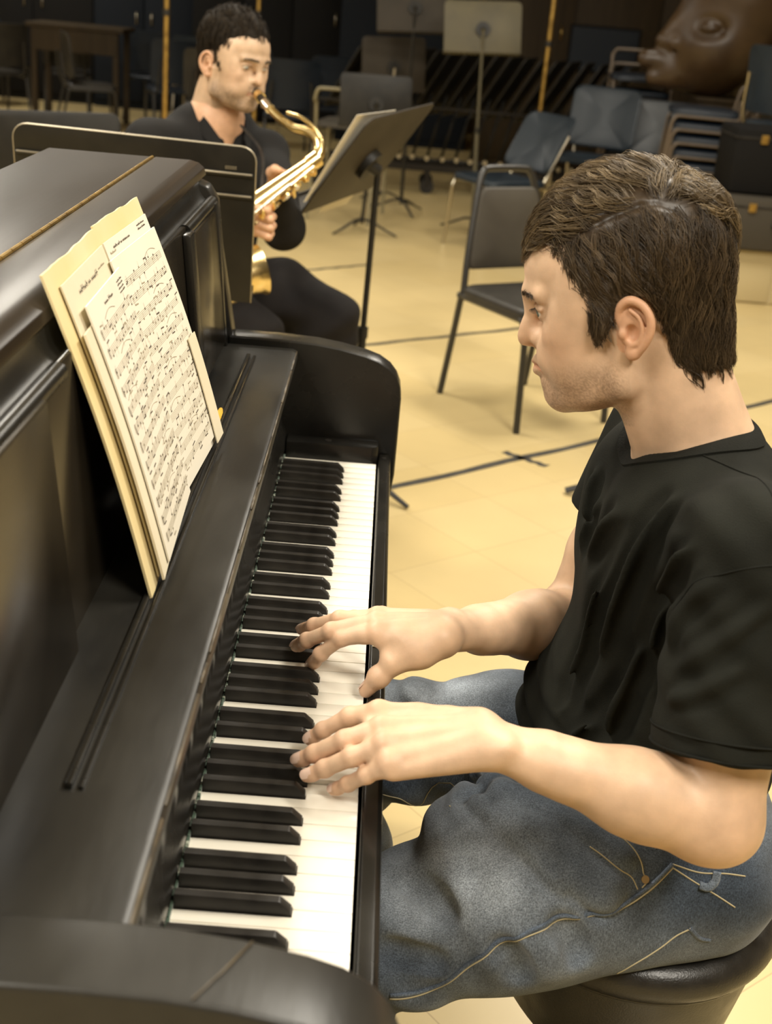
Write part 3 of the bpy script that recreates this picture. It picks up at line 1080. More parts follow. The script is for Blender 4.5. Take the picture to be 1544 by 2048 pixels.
# fingernails
nail_m = mat('fingernail', (.80, .57, .45), .25, coat=.3)
for H_, fs in ((LH, ('index', 'middle', 'ring', 'pinky', 'thumb')), (RH, ('index', 'middle', 'ring', 'pinky', 'thumb'))):
    for f in fs:
        P = [np.array(p) for p in H_[f]]
        d = norm(P[3] - P[2])
        r = FR[f][3]
        if f == 'thumb': nrm = norm(np.cross(d, V3(1, 0, 0)) * -1 + V3(-.25, -.6, .5))
        else: nrm = V3(.10, -.60, 1)
        nrm = norm(nrm - d * (nrm @ d)); sd = np.cross(nrm, d)
        Vn = []; Fn = []
        n = 8
        wd, ln = r * .82, r * (1.05 if f != 'thumb' else 1.1)
        c0 = P[3] - d * r * .45
        for i in range(n + 1):
            for j in range(n + 1):
                u, v = -1 + 2 * i / n, -1 + 2 * j / n
                su = u * math.sqrt(max(0, 1 - .35 * v * v)); sv = v * math.sqrt(max(0, 1 - .35 * u * u))
                ang = su * .85
                rr = r * (1.20 if f != 'thumb' else 1.12)
                Vn.append(c0 + d * (sv * ln) + sd * (math.sin(ang) * rr * .95) + nrm * (math.cos(ang) * rr * (1 - .12 * max(0, sv) ** 2) ))
        for i in range(n):
            for j in range(n):
                a = i * (n + 1) + j
                Fn.append((a, a + 1, a + n + 2, a + n + 1))
        put('fingernail', np.array(Vn), Fn, nail_m, pianist, smooth=True)

# eyes and brows
eye_w = mat('eye_white', (.78, .74, .66), .12, coat=.5)
iris_m = mat('iris', (.10, .13, .11), .15, coat=.5)
def eyes(par, toW, sc=1.0, look=-14):
    for q in (1, -1):
        c = V3(.0795, .0315 * q, .0342) * sc
        V = []; F = []
        n = 20; r = .0124 * sc
        for i in range(n + 1):
            for k in range(n):
                a, b = math.pi * i / n, 2 * math.pi * k / n
                V.append(c + V3(math.cos(a), math.sin(a) * math.cos(b), math.sin(a) * math.sin(b)) * r)
        for i in range(n):
            for k in range(n):
                F.append((i * n + k, i * n + (k + 1) % n, (i + 1) * n + (k + 1) % n, (i + 1) * n + k))
        e = put('eye', toW(np.array(V)), F, eye_w, par, smooth=True)
        lk = math.radians(look)
        d = V3(math.cos(lk), 0, math.sin(lk))
        P = [c + d * r * .80, c + d * r * 1.0, c + d * r * 1.035]
        V, F = tubeg(toW(np.array(P)), [.0066 * sc, .0058 * sc, .002 * sc], 18)
        put('iris', V, F, iris_m, e, smooth=True)
def head_bvh(V, F):
    return BVHTree.FromPolygons([tuple(v) for v in V], [tuple(f) for f in F])
hair_m = bpy.data.materials.new('brown_hair'); hair_m.use_nodes = True
def hair_mat(m, c1, c2, rough=.42):
    nt = m.node_tree; b = nt.nodes['Principled BSDF']
    at = nt.nodes.new('ShaderNodeAttribute'); at.attribute_name = 'tint'
    nt.links.new(at.outputs['Color'], b.inputs['Base Color'])
    b.inputs['Roughness'].default_value = rough
    b.inputs['Specular IOR Level'].default_value = .35
hair_mat(hair_m, None, None, .40)
eyes(pianist, toW)

# ---------------------------------------------------------------- the pianist's hair
def inpoly(px, pz, poly):
    r = np.zeros(px.shape, bool)
    n = len(poly)
    for i in range(n):
        x0, z0 = poly[i]; x1, z1 = poly[(i + 1) % n]
        c = ((z0 > pz) != (z1 > pz)) & (px < (x1 - x0) * (pz - z0) / (z1 - z0 + 1e-9) + x0)
        r ^= c
    return r
def polydist(px, pz, poly):
    d = np.full(px.shape, 1e9)
    n = len(poly)
    for i in range(n):
        a = np.array(poly[i], float); b = np.array(poly[(i + 1) % n], float); ba = b - a
        t = np.clip(((px - a[0]) * ba[0] + (pz - a[1]) * ba[1]) / (ba @ ba), 0, 1)
        d = np.minimum(d, np.hypot(px - a[0] - t * ba[0], pz - a[1] - t * ba[1]))
    return np.where(inpoly(px, pz, poly), -d, d)
def env(p, big=1.0):
    """rough signed distance (mm) to the hair's outer shell, local head mm"""
    c = np.array([-4, 0, 80.]); r = np.array([105, 82, 92.]) * big
    q = p - c
    k0 = np.sqrt(((q / r) ** 2).sum(-1)); k1 = np.sqrt(((q / r ** 2) ** 2).sum(-1)) + 1e-9
    d1 = k0 * (k0 - 1) / k1
    a = np.array([-42, 0, 30.]); b = np.array([-45, 0, -60.]); ba = b - a
    t = np.clip(((p - a) @ ba) / (ba @ ba), 0, 1)[..., None]
    q = (p - a - t * ba) * np.array([1, 1.0, 1])
    d2 = np.linalg.norm(q, axis=-1) - (60 - 7 * t[..., 0])
    k = 18.
    h = np.maximum(k - np.abs(d1 - d2), 0) / k
    d12 = np.minimum(d1, d2) - h * h * k / 4
    c = np.array([14, 0, 15.]); r = np.array([56, 79, 62.])
    q = p - c
    k0 = np.sqrt(((q / r) ** 2).sum(-1)); k1 = np.sqrt(((q / r ** 2) ** 2).sum(-1)) + 1e-9
    d3 = k0 * (k0 - 1) / k1
    k = 12.
    h = np.maximum(k - np.abs(d12 - d3), 0) / k
    return np.minimum(d12, d3) - h * h * k / 4
def grad(p, fn, e=.5):
    g = np.stack([fn(p + np.eye(3)[i] * e) - fn(p - np.eye(3)[i] * e) for i in range(3)], -1)
    return g / (np.linalg.norm(g, axis=-1, keepdims=True) + 1e-9)
def to_level(p, lev, fn=env, it=3):
    for _ in range(it):
        p = p - grad(p, fn) * (fn(p) - lev)[..., None]
    return p
HAIRPOLY = [(106, 90), (92, 93), (76, 97), (63, 99), (59, 86), (59, 72), (53, 54), (42, 41), (38, 28), (36, 18), (30, 10), (25, 11), (20, 20), (14, 32), (8, 47), (-6, 52), (-20, 47), (-30, 32), (-37, 8), (-37, -24), (-48, -30), (-66, -36), (-92, -40), (-130, -40), (-140, 60), (-110, 180), (0, 200), (100, 190), (130, 110)]
PART = np.array([(60, 98), (40, 111), (20, 119), (1, 126), (-20, 132), (-37, 134), (-60, 127), (-85, 114), (-100, 100)], float)
def part_z(x): return np.interp(x, PART[::-1, 0], PART[::-1, 1])
def hair_cap(vox, poly, fn, level, name, m, toW, par, partline=True, tint=(.040, .026, .014)):
    s = Sculpt((-.130, -.1, -.075), (.13, .1, .19), vox)
    X, Y, Z = np.meshgrid(*[a.astype(float) * 1000 for a in s.ax], indexing='ij')
    P = np.stack([X, Y, Z], -1).reshape(-1, 3)
    f = (fn(P) - level).reshape(X.shape)
    d2 = polydist(X[:, 0, :], Z[:, 0, :], poly)[:, None, :]
    k = 5.
    h = np.maximum(k - np.abs(f - d2), 0) / k
    f = np.maximum(f, d2) + h * h * k / 4
    f = f + 2.0 * vnoise(X / 1000, Y / 1000, Z / 1000, 130, 21) * np.clip((Z - 20) / 40, 0, 1)
    s.f = (f / 1000).astype(np.float32)
    if partline:
        for i in range(len(PART) - 3):
            a, b = PART[i], PART[i + 1]
            pa_ = to_level(np.array([[a[0], 60., a[1]]]) , level + 2, fn, 8)[0]
            pb_ = to_level(np.array([[b[0], 60., b[1]]]) , level + 2, fn, 8)[0]
            s.rc(pa_ / 1000, pb_ / 1000, .0034, .0034, .004, 'sub')
    V, F = s.mesh()
    o = put(name, toW(V), F, m, par, smooth=True)
    nz = vnoise(V[:, 0], V[:, 1], V[:, 2], 500, 4)[:, None]
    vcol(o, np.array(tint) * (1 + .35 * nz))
    return o
CAPPOLY = [(106, 90), (92, 94), (76, 99), (62, 102), (55, 86), (54, 72), (48, 57), (40, 46), (33, 36), (24, 34), (14, 42), (8, 50), (-6, 54), (-20, 50), (-30, 36), (-40, 14), (-42, -10), (-66, -22), (-92, -28), (-130, -28), (-140, 60), (-110, 180), (0, 200), (100, 190), (130, 110)]
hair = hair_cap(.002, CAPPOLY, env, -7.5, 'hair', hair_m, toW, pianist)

def grow(N, region, fn, poly, flow, K, steps, step, lev0, lev1, seed, kids, spread, rad, lo_col, hi_col, wave=2.5, over=6.0, clear=4.5):
    r = np.random.default_rng(seed)
    P = []
    while sum(len(q) for q in P) < N:
        d = r.normal(size=(4000, 3)); d /= np.linalg.norm(d, axis=1)[:, None]
        p = np.array([-6, 0, 70.]) + d * 100
        p[:, 2] = np.where(r.random(4000) < .25, r.uniform(-45, 60, 4000), p[:, 2])
        p = to_level(p, lev0, fn, 6)
        ok = inpoly(p[:, 0], p[:, 2], poly) & region(p)
        P.append(p[ok])
    p = np.concatenate(P)[:N]
    path = [p]
    inside_for = np.full(N, steps * 1.0)
    ph = r.uniform(0, 6.28, N); amp = r.uniform(.4, 1.3, N) * wave
    for i in range(steps):
        d = flow(p)
        g = grad(p, fn)
        sd = np.cross(g, d); sd /= np.linalg.norm(sd, axis=1)[:, None] + 1e-9
        d = d - g * (d * g).sum(1)[:, None]
        d /= np.linalg.norm(d, axis=1)[:, None] + 1e-9
        d = d + sd * (amp * .16 * np.cos(ph + i * .9))[:, None]
        t = (i + 1) / steps
        lev = lev0 + (lev1 - lev0) * math.sin(min(1, t * 1.25) * math.pi / 2)
        p = to_level(p + d * step, lev + amp * .5 * np.sin(ph + i * .9), fn, 2)
        out = ~inpoly(p[:, 0], p[:, 2], poly)
        inside_for = np.where(out & (inside_for > i), i + over / step * r.uniform(.3, 1.2, N), inside_for)
        path.append(p)
    path = np.stack(path, 1)
    length = np.minimum(inside_for, steps * r.uniform(.65, 1.0, N))
    length = np.maximum(length, 2.0)
    # resample each guide to K points over its own length
    tt = np.linspace(0, 1, K)[None, :] * length[:, None]
    i0 = np.clip(tt.astype(int), 0, steps - 1); fr = (tt - i0)[..., None]
    ar = np.arange(N)[:, None]
    G = path[ar, i0] * (1 - fr) + path[ar, np.minimum(i0 + 1, steps)] * fr
    # children around each guide, gathering into a lock towards the tip
    off = r.normal(size=(N, kids, 1, 3)) * spread
    sq = (1 - .72 * np.linspace(0, 1, K) ** .8)[None, None, :, None]
    S = G[:, None] + off * sq + r.normal(size=(N, kids, K, 3)) * .12
    wob = np.sin(np.linspace(0, 5, K)[None, None, :] + r.uniform(0, 6.28, (N, kids, 1)))[..., None] * r.normal(size=(N, kids, 1, 3)) * .5
    S = (S + wob).reshape(-1, K, 3)
    V, F = strands_mesh(S / 1000, rad, 3)
    cm = r.uniform(0, 1, (N, 1)) ** 1.5
    cm = np.repeat(cm, kids, 0) * .75 + r.uniform(0, .25, (N * kids, 1))
    tcol = np.linspace(.75, 1.1, K)[None, :, None]
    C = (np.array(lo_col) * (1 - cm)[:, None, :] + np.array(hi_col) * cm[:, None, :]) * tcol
    C = np.repeat(C[:, :, None, :], 3, 2).reshape(-1, 3)
    return V, F, C
near_part = lambda p: (p[:, 1] > 8) & (np.abs(p[:, 2] - part_z(p[:, 0])) < 3.0) & (p[:, 0] < 60) & (p[:, 0] > -70)
side = lambda p: (p[:, 1] > 8) & (p[:, 2] < part_z(p[:, 0])) & (p[:, 0] < 64)
def flow_top(p):
    f = np.clip((p[:, 0] + 50) / 30, -1, 1)
    frontal = np.clip((p[:, 0] - 55) / 35, 0, 1)
    ydir = -np.clip((p[:, 1] + 60) / 40, 0, 1) * np.where(f > 0, .75, .35)
    return np.stack([f * .9 + .05, ydir + .5 * frontal, -.55 * frontal - .25 * (f < 0) + .35 * np.clip(1 - np.abs(p[:, 2] - part_z(p[:, 0])) / 18, 0, 1) * (p[:, 1] > 15)], 1)
def flow_side(p):
    x, y, z = p.T
    back = np.interp(x, [-110, -60, -20, 20, 55, 65], [.05, .0, -.25, -.55, -.35, .1])
    back = back - .5 * np.clip((70 - z) / 30, 0, 1) * (x > -30) * (x < 50)
    curl = -.55 * np.clip((-15 - z) / 20, 0, 1)
    burn = np.clip((45 - z) / 20, 0, 1) * (x > 14)
    bx_ = back * (1 - burn) + curl * (x < -20) + .12 * burn
    return np.stack([bx_, np.zeros_like(x), -np.ones_like(x)], 1)
def flow_far(p):
    return np.stack([.4 * np.ones(len(p)) * np.sign(p[:, 0] + 40), -.3 * np.ones(len(p)), -np.ones(len(p))], 1)
HC = []
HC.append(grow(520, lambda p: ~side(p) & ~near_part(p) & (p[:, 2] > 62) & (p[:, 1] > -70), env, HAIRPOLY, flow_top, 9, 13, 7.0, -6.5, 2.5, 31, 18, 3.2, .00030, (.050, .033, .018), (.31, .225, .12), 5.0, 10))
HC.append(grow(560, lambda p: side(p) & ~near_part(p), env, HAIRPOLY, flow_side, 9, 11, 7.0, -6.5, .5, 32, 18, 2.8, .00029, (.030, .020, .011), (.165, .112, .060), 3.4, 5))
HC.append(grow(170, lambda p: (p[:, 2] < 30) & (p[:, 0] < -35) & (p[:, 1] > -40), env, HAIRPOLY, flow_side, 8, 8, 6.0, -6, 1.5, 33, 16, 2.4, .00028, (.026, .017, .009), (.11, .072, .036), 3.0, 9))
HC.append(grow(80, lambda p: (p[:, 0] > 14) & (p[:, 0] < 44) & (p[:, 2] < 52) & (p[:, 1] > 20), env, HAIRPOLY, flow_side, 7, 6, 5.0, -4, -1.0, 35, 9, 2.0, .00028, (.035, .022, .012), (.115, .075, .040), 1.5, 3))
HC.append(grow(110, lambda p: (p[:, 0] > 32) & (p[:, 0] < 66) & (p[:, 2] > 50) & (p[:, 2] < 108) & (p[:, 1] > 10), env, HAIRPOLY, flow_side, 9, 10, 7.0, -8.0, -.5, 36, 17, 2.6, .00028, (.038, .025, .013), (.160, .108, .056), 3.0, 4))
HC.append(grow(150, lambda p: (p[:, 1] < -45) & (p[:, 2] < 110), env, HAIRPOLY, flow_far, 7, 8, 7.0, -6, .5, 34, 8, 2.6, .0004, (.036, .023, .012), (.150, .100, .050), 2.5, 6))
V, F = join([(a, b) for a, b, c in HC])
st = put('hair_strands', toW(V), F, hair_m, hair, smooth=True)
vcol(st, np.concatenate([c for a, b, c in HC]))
# eyebrows and lashes
def brows(par, Vh, Fh, toW, col, n=150, seed=2, name='eyebrow'):
    bv = head_bvh(Vh, Fh)
    r = np.random.default_rng(seed)
    for q in (1, -1):
        S = []
        for i in range(n):
            t = r.random()
            y = (9 + 34 * t) * q
            z = 48.5 + 6.5 * t - 7.5 * max(0, t - .62) + r.normal() * 1.7 * (1 - .55 * t)
            p = Vector((.13, y * .001, z * .001))
            hit = bv.ray_cast(p, Vector((-1, 0, 0)))
            if hit[0] is None: continue
            h = np.array(hit[0]); nn = np.array(hit[1])
            d = norm(V3(-.25, (.55 + .5 * t) * q, .55 - 1.0 * t) + r.normal(size=3) * .15)
            L_ = .007 + .004 * r.random()
            S.append([h, h + d * L_ * .5 + nn * .0013, h + d * L_ + nn * .0009])
        V, F = strands_mesh(np.array(S), .00022, 3)
        o = put(name, toW(V), F, hair_m, par)
        vcol(o, np.tile(np.array(col), (len(V), 1)))
        S = []
        for i in range(26):
            t = i / 25
            a = -1 + 2 * t
            p = V3(.0795, .0315 * q, .0345) + V3(math.cos(a * .85) * .0138, math.sin(a * .85) * .0138 * q, .0035 - .002 * a * a)
            d = norm(V3(.8, .5 * a * q, -.15))
            S.append([p, p + d * .004 + V3(0, 0, -.0012), p + d * .007 + V3(0, 0, -.0006)])
        V, F = strands_mesh(np.array(S), .00020, 3)
        o = put('eyelashes', toW(V), F, hair_m, par)
        vcol(o, np.tile(np.array(col) * .6, (len(V), 1)))
Vh, Fh, _ = head_mesh(.003)
brows(pianist, Vh, Fh, toW, (.055, .036, .020))

# ---------------------------------------------------------------- T-shirt
M['tshirt'] = mat('black_cotton', (.0085, .0088, .0064), .92, col2=(.0135, .0138, .0102), nscale=14, bump=.25, bscale=900, spec=.15)
M['tshirt_rib'] = mat('black_rib_knit', (.0085, .0088, .0066), .92, bump=.3, bscale=500, bstretch=(1, 1, .2), spec=.15)
def ridge(q):
    return np.abs(np.sin(q)) ** .7 * 2 - 1
def ring_pt(c, n, a, ra, rb, t):
    n = norm(n); u = norm(np.cross(V3(0, 1, 0), n)); v = V3(0, 1, 0)
    return c + u * (ra * math.cos(t)) + v * (rb * math.sin(t)) + n * a
def tbv_snap(bv, P):
    return np.array([np.array(bv.find_nearest(Vector(q))[0]) for q in P])
NC, NN = V3(.3285, .58, 1.026), norm(V3(-.37, 0, .93))
def neck_ring(t, grow=0.0):
    return ring_pt(NC, NN, .016 * math.sin(t) ** 2, .060 + grow, .070 + grow, t)
SLO, SHI = (.15, .225, .575), (.53, .88, 1.10)
s = Sculpt(SLO, SHI, .0026)
s.rc((.352, .58, .862), (.348, .58, .66), .172, .178, .03, flat=(1, 0, 0), sq=1.42)
s.el((.300, .58, .665), (.115, .150, .115), .05)
s.rc((.340, .54, .955), (.340, .62, .955), .074, .074, .03)
for q in (1, -1):
    s.rc((.346, .58 - .03 * q, .975), (.348, .58 - .185 * q, .962), .067, .066, .035)
    s.rc((.305, .58 - .07 * q, .94), (.310, .58 - .06 * q, .88), .068, .07, .05)
s.clip((.38, .58, .615), (.25, 0, -1), .004)
for q, S_, E_, hem in ((1, LS, LE, .75), (-1, RS, RE, .50)):
    d = norm(E_ - S_)
    e0 = S_ + (E_ - S_) * hem
    s2 = Sculpt(SLO, SHI, .0026)
    s2.rc(S_ + V3(.004, .004 * q, -.010), e0 + d * .06, .069, .071, .01)
    s2.clip(e0, d, .002)
    ec = e0 + V3(.001, .001 * q, -.002)
    s2.rc(ec + d * .02, ec - d * .015, .0610, .048, .003, 'sub')
    h_ = np.maximum(.028 - np.abs(s.f - s2.f), 0) / .028
    tt_ = ((s.ax[2] - e0[2]) / .12).clip(0, 1)[None, None, :].astype(np.float32)
    s.f = np.minimum(s.f, s2.f) - (h_ * h_ * .028 * .25 * tt_).astype(np.float32)
s.rc(NC - NN * .004, NC + NN * .25, .071, .083, .004, 'sub', flat=norm(np.cross(V3(0, 1, 0), NN)), sq=1.14)
def folds(x, y, z):
    q = (x * .88 - z * .47) * 2 * math.pi / .062 + .9 * vnoise(x, y, z, 14, 40) + (y - .58) * 6
    a = .0070 * np.clip((1.0 - z) / .06, 0, 1) * np.clip((.42 - x) / .06, 0, 1)
    P_ = np.stack([x, y, z], -1) - LS
    ax_ = LE - LS
    t_ = np.clip(P_ @ ax_ / (ax_ @ ax_), 0, 1)
    da = np.linalg.norm(P_ - t_[..., None] * ax_, axis=-1)
    a = a * np.clip((da - .076) / .02, 0, 1) * np.clip((.72 - y) / .04, 0, 1)
    o = -.18 * a * (np.abs(np.sin(q * .5)) ** .6 * 1.6 - 1.0)
    slv = np.clip((.43 - y) / .03, 0, 1) * np.clip((z - .80) / .05, 0, 1)
    o += .0030 * vnoise(x, y, z, 38, 41) * np.clip((1.02 - z) / .05, 0, 1) * np.clip((y - .41) / .03, 0, 1)
    o += slv * .0022 * np.sin((z * .8 + x * .5) * 150 + 2.5 * vnoise(x, y, z, 16, 44))
    lo = np.clip((.76 - z) / .06, 0, 1) * np.clip((y - .41) / .03, 0, 1) * np.clip((.75 - y) / .03, 0, 1)
    o += .0040 * lo * np.sin(z * 180 + 3 * vnoise(x, y, z, 18, 43))
    return o
s.warp(folds)
Vt, Ft = s.mesh()
tbv = head_bvh(Vt, Ft)
for P, rr in (([(0.264, 0.504, 1.008), (0.237, 0.497, 0.962), (0.229, 0.537, 0.898), (0.217, 0.605, 0.758)], 0.004),
              ([(0.282, 0.481, 1.016), (0.252, 0.464, 0.961), (0.238, 0.481, 0.902), (0.234, 0.505, 0.831), (0.228, 0.517, 0.769), (0.218, 0.498, 0.728)], 0.0046),
              ([(0.309, 0.444, 1.024), (0.281, 0.451, 0.998), (0.258, 0.451, 0.945), (0.249, 0.464, 0.882), (0.246, 0.481, 0.815)], 0.0046),
              ([(0.255, 0.572, 0.99), (0.237, 0.58, 0.939), (0.228, 0.584, 0.889)], 0.003),
              ([(0.251, 0.648, 0.992), (0.237, 0.622, 0.958), (0.231, 0.603, 0.917)], 0.003),
              ([(0.3, 0.36, 1.019), (0.282, 0.364, 0.986), (0.277, 0.391, 0.937), (0.284, 0.431, 0.873), (0.29, 0.432, 0.799)], 0.0046),
              ([(0.332, 0.326, 1.002), (0.303, 0.33, 0.971), (0.285, 0.346, 0.936), (0.28, 0.347, 0.896)], 0.004),
              ([(0.347, 0.31, 0.96), (0.314, 0.306, 0.926), (0.285, 0.324, 0.883)], 0.0028),
              ([(0.332, 0.292, 0.907), (0.299, 0.298, 0.875), (0.28, 0.313, 0.857)], 0.0026),
              ([(0.27, 0.45, 0.781), (0.251, 0.461, 0.742), (0.229, 0.469, 0.716)], 0.003),
              ([(0.276, 0.443, 0.838), (0.267, 0.453, 0.773), (0.261, 0.45, 0.737)], 0.003)):
    P = [np.array(p) for p in P]
    if P[0][2] > .985: P = P[1:]
    P = [p for i, p in enumerate(P) if i == 0 or np.linalg.norm(p - P[i - 1]) < .12]
    Q = tbv_snap(tbv, spline(P, 6))
    d = norm(Q[-1] - Q[0])
    for _ in range(4): Q[1:-1] = (Q[:-2] + 2 * Q[1:-1] + Q[2:]) / 4
    Q = tbv_snap(tbv, Q)
    slv_ = Q[:, 1].mean() < .36
    rr *= .55 if slv_ else .85
    tp = np.sin(np.linspace(.06, .94, len(Q)) * math.pi) ** .6
    for i in range(len(Q) - 1):
        s.rc(Q[i], Q[i + 1], rr * tp[i], rr * tp[i + 1], .010 if slv_ else .016)
    nq = np.array([np.array(tbv.find_nearest(Vector(q))[1]) for q in Q])
    G = tbv_snap(tbv, Q + np.cross(nq, d) * .014)
    G2 = tbv_snap(tbv, Q - np.cross(nq, d) * .014)
    for g_, k_ in ((G, 1.1), (G2, .8)):
        for i in range(len(g_) - 1):
            s.rc(g_[i], g_[i + 1], rr * k_ * .7 * tp[i], rr * k_ * .7 * tp[i + 1], .007 if slv_ else .016, 'sub')
s.blur(2)
V, F = s.mesh()
tee = put('t_shirt', V, F, M['tshirt'], pianist, smooth=True)
tee_bv = head_bvh(V, F)
# ribbed collar band
nA = 72
Vb = []; Fb = []
for i in range(nA):
    t = 2 * math.pi * i / nA
    p0 = neck_ring(t)
    o = norm(ring_pt(NC, NN, 0, .0625, .0715, t) - NC)
    p1 = p0 + o * .019 - NN * .010
    loc = tee_bv.find_nearest(Vector(p1))
    if loc[0] is not None and (Vector(p1) - loc[0]).length < .03: p1 = np.array(loc[0]) + np.array(loc[1]) * .0012
    nn = norm(np.cross(p1 - p0, np.cross(NN, o)))
    if nn @ NN < 0: nn = -nn
    m_ = (p0 + p1) / 2 + nn * .0034
    Vb += [p0 - nn * .003, p0 + nn * .0020, m_, p1 + nn * .0012, p1 - nn * .004]
for i in range(nA):
    j = (i + 1) % nA
    for k in range(5):
        Fb.append((i * 5 + k, i * 5 + (k + 1) % 5, j * 5 + (k + 1) % 5, j * 5 + k))
put('collar', np.array(Vb), Fb, M['tshirt_rib'], tee, smooth=True, angle=60)
def snap(bv, P, lift=.0):
    out = []
    for p in P:
        r = bv.find_nearest(Vector(p))
        out.append(np.array(r[0]) + np.array(r[1]) * lift)
    return np.array(out)
# stitched seams: armhole, shoulder, sleeve hem
def seam(name, bv, P, m, par, r=.0010, lift=.0003, n=10):
    Q = snap(bv, spline(snap(bv, P), n), lift)
    for _ in range(2): Q[1:-1] = (Q[:-2] + 2 * Q[1:-1] + Q[2:]) / 4
    V, F = tubeg(Q, r, 6)
    o = put(name, V, F, m, par, smooth=True)
    if m is M.get('denim'): vcol(o, np.tile(V3(.085, .105, .135), (len(V), 1)))
    return o
arm_ax = norm(LE - LS)
u_ = norm(np.cross(arm_ax, V3(0, 1, 0))); v_ = np.cross(arm_ax, u_)
c_ = LS + arm_ax * .0 + V3(0, .012, 0)
seam('armhole_seam', tee_bv, [c_ + V3(-.055, -.03, -.075), c_ + V3(-.05, -.05, -.035), c_ + V3(-.02, -.062, .0), c_ + V3(.02, -.066, .008), c_ + V3(.06, -.06, .0)], M['tshirt_rib'], tee)
seam('shoulder_seam', tee_bv, [neck_ring(4.6, .02), V3(.350, .45, 1.07), V3(.352, .40, 1.06), V3(.352, .345, 1.02)], M['tshirt_rib'], tee)
for k, dd in (('hem_seam', .022), ('hem_seam', .005)):
    e0 = LS + (LE - LS) * .75 - arm_ax * dd
    cc_ = e0 + V3(.001, .001, -.002)
    V, F = tubeg([cc_ + (u_ * math.cos(t) + v_ * math.sin(t)) * (.0714 if dd > .01 else .0700) for t in np.linspace(0, 2 * math.pi, 49)], .0011 if dd > .01 else .0016, 6, False)
    put(k, V, F, M['tshirt_rib'], tee, smooth=True)

# ---------------------------------------------------------------- jeans
def denim():
    m = bpy.data.materials.new('faded_denim'); m.use_nodes = True
    nt = m.node_tree; b = nt.nodes['Principled BSDF']; L = nt.links
    at = nt.nodes.new('ShaderNodeAttribute'); at.attribute_name = 'tint'
    tc = nt.nodes.new('ShaderNodeTexCoord')
    prev = at.outputs['Color']
    for sc_, st, lo, hi in ((900, (1, 1, .3), .55, 1.45), (1100, (.3, 1, 1), .70, 1.30), (26, (1, 1, 1), .70, 1.30)):
        mp = nt.nodes.new('ShaderNodeMapping'); mp.inputs['Scale'].default_value = st
        mp.inputs['Rotation'].default_value = (0, .45, 0)
        L.new(tc.outputs['Object'], mp.inputs[0])
        n = nt.nodes.new('ShaderNodeTexNoise'); n.inputs['Scale'].default_value = sc_; n.inputs['Detail'].default_value = 3
        L.new(mp.outputs[0], n.inputs['Vector'])
        mr = nt.nodes.new('ShaderNodeMapRange'); mr.inputs[1].default_value = .3; mr.inputs[2].default_value = .7
        mr.inputs[3].default_value = lo; mr.inputs[4].default_value = hi
        L.new(n.outputs['Fac'], mr.inputs[0])
        mx = nt.nodes.new('ShaderNodeMix'); mx.data_type = 'RGBA'; mx.blend_type = 'MULTIPLY'; mx.inputs[0].default_value = 1
        L.new(prev, mx.inputs[6]); L.new(mr.outputs[0], mx.inputs[7])
        prev = mx.outputs[2]
        if sc_ == 900:
            bp = nt.nodes.new('ShaderNodeBump'); bp.inputs['Strength'].default_value = .3; bp.inputs['Distance'].default_value = .001
            L.new(n.outputs['Fac'], bp.inputs['Height']); L.new(bp.outputs[0], b.inputs['Normal'])
    L.new(prev, b.inputs['Base Color'])
    b.inputs['Roughness'].default_value = .9; b.inputs['Sheen Weight'].default_value = .15; b.inputs['Specular IOR Level'].default_value = .2
    return m
M['denim'] = denim()
M['thread'] = mat('ochre_thread', (.42, .36, .22), .8)
M['rivet'] = mat('copper_rivet', (.55, .42, .26), .35, .9)
JL = [V3(.385, .475, .560), V3(.195, .418, .534), V3(.050, .402, .487), V3(-.035, .400, .455), V3(.025, .405, .27), V3(.045, .41, .10)]
JLR = [.102, .088, .077, .070, .060, .062]
JR = [V3(.375, .66, .560), V3(.20, .715, .548), V3(.05, .74, .520), V3(-.045, .75, .475), V3(.01, .76, .28), V3(.02, .765, .10)]
JRR = [.100, .086, .076, .070, .060, .062]
s = Sculpt((-.13, .28, .08), (.52, .86, .72), .003)
s.chain(JL, JLR, .03)
s.chain(JR, JRR, .03)
s.rc((.375, .52, .575), (.375, .64, .575), .098, .098, .04)
s.rc((.350, .58, .63), (.345, .58, .66), .125, .125, .04, flat=(1, 0, 0), sq=1.15)
s.el((.395, .475, .555), (.070, .085, .082), .03)
s.rc((.150, .447, .578), (.30, .475, .588), .074, .085, .04)
s.clip((.36, .58, .69), (.15, 0, 1), .003)
s.clip((.0, .6, .105), (0, 0, -1), .003)
base_f = s.f.copy()
def jfolds(x, y, z):
    o = .0028 * vnoise(x, y, z, 42, 50) + .0016 * vnoise(x, y, z, 95, 51)
    o += .0040 * np.clip((.14 - np.abs(x - .02)) / .1, 0, 1) * np.sin((x * .7 + z) * 95 + 2.5 * vnoise(x, y, z, 20, 52))
    return o
s.warp(jfolds)
V0, F0 = s.mesh()
jbv = head_bvh(V0, F0)
crease, ridges_ = [], []
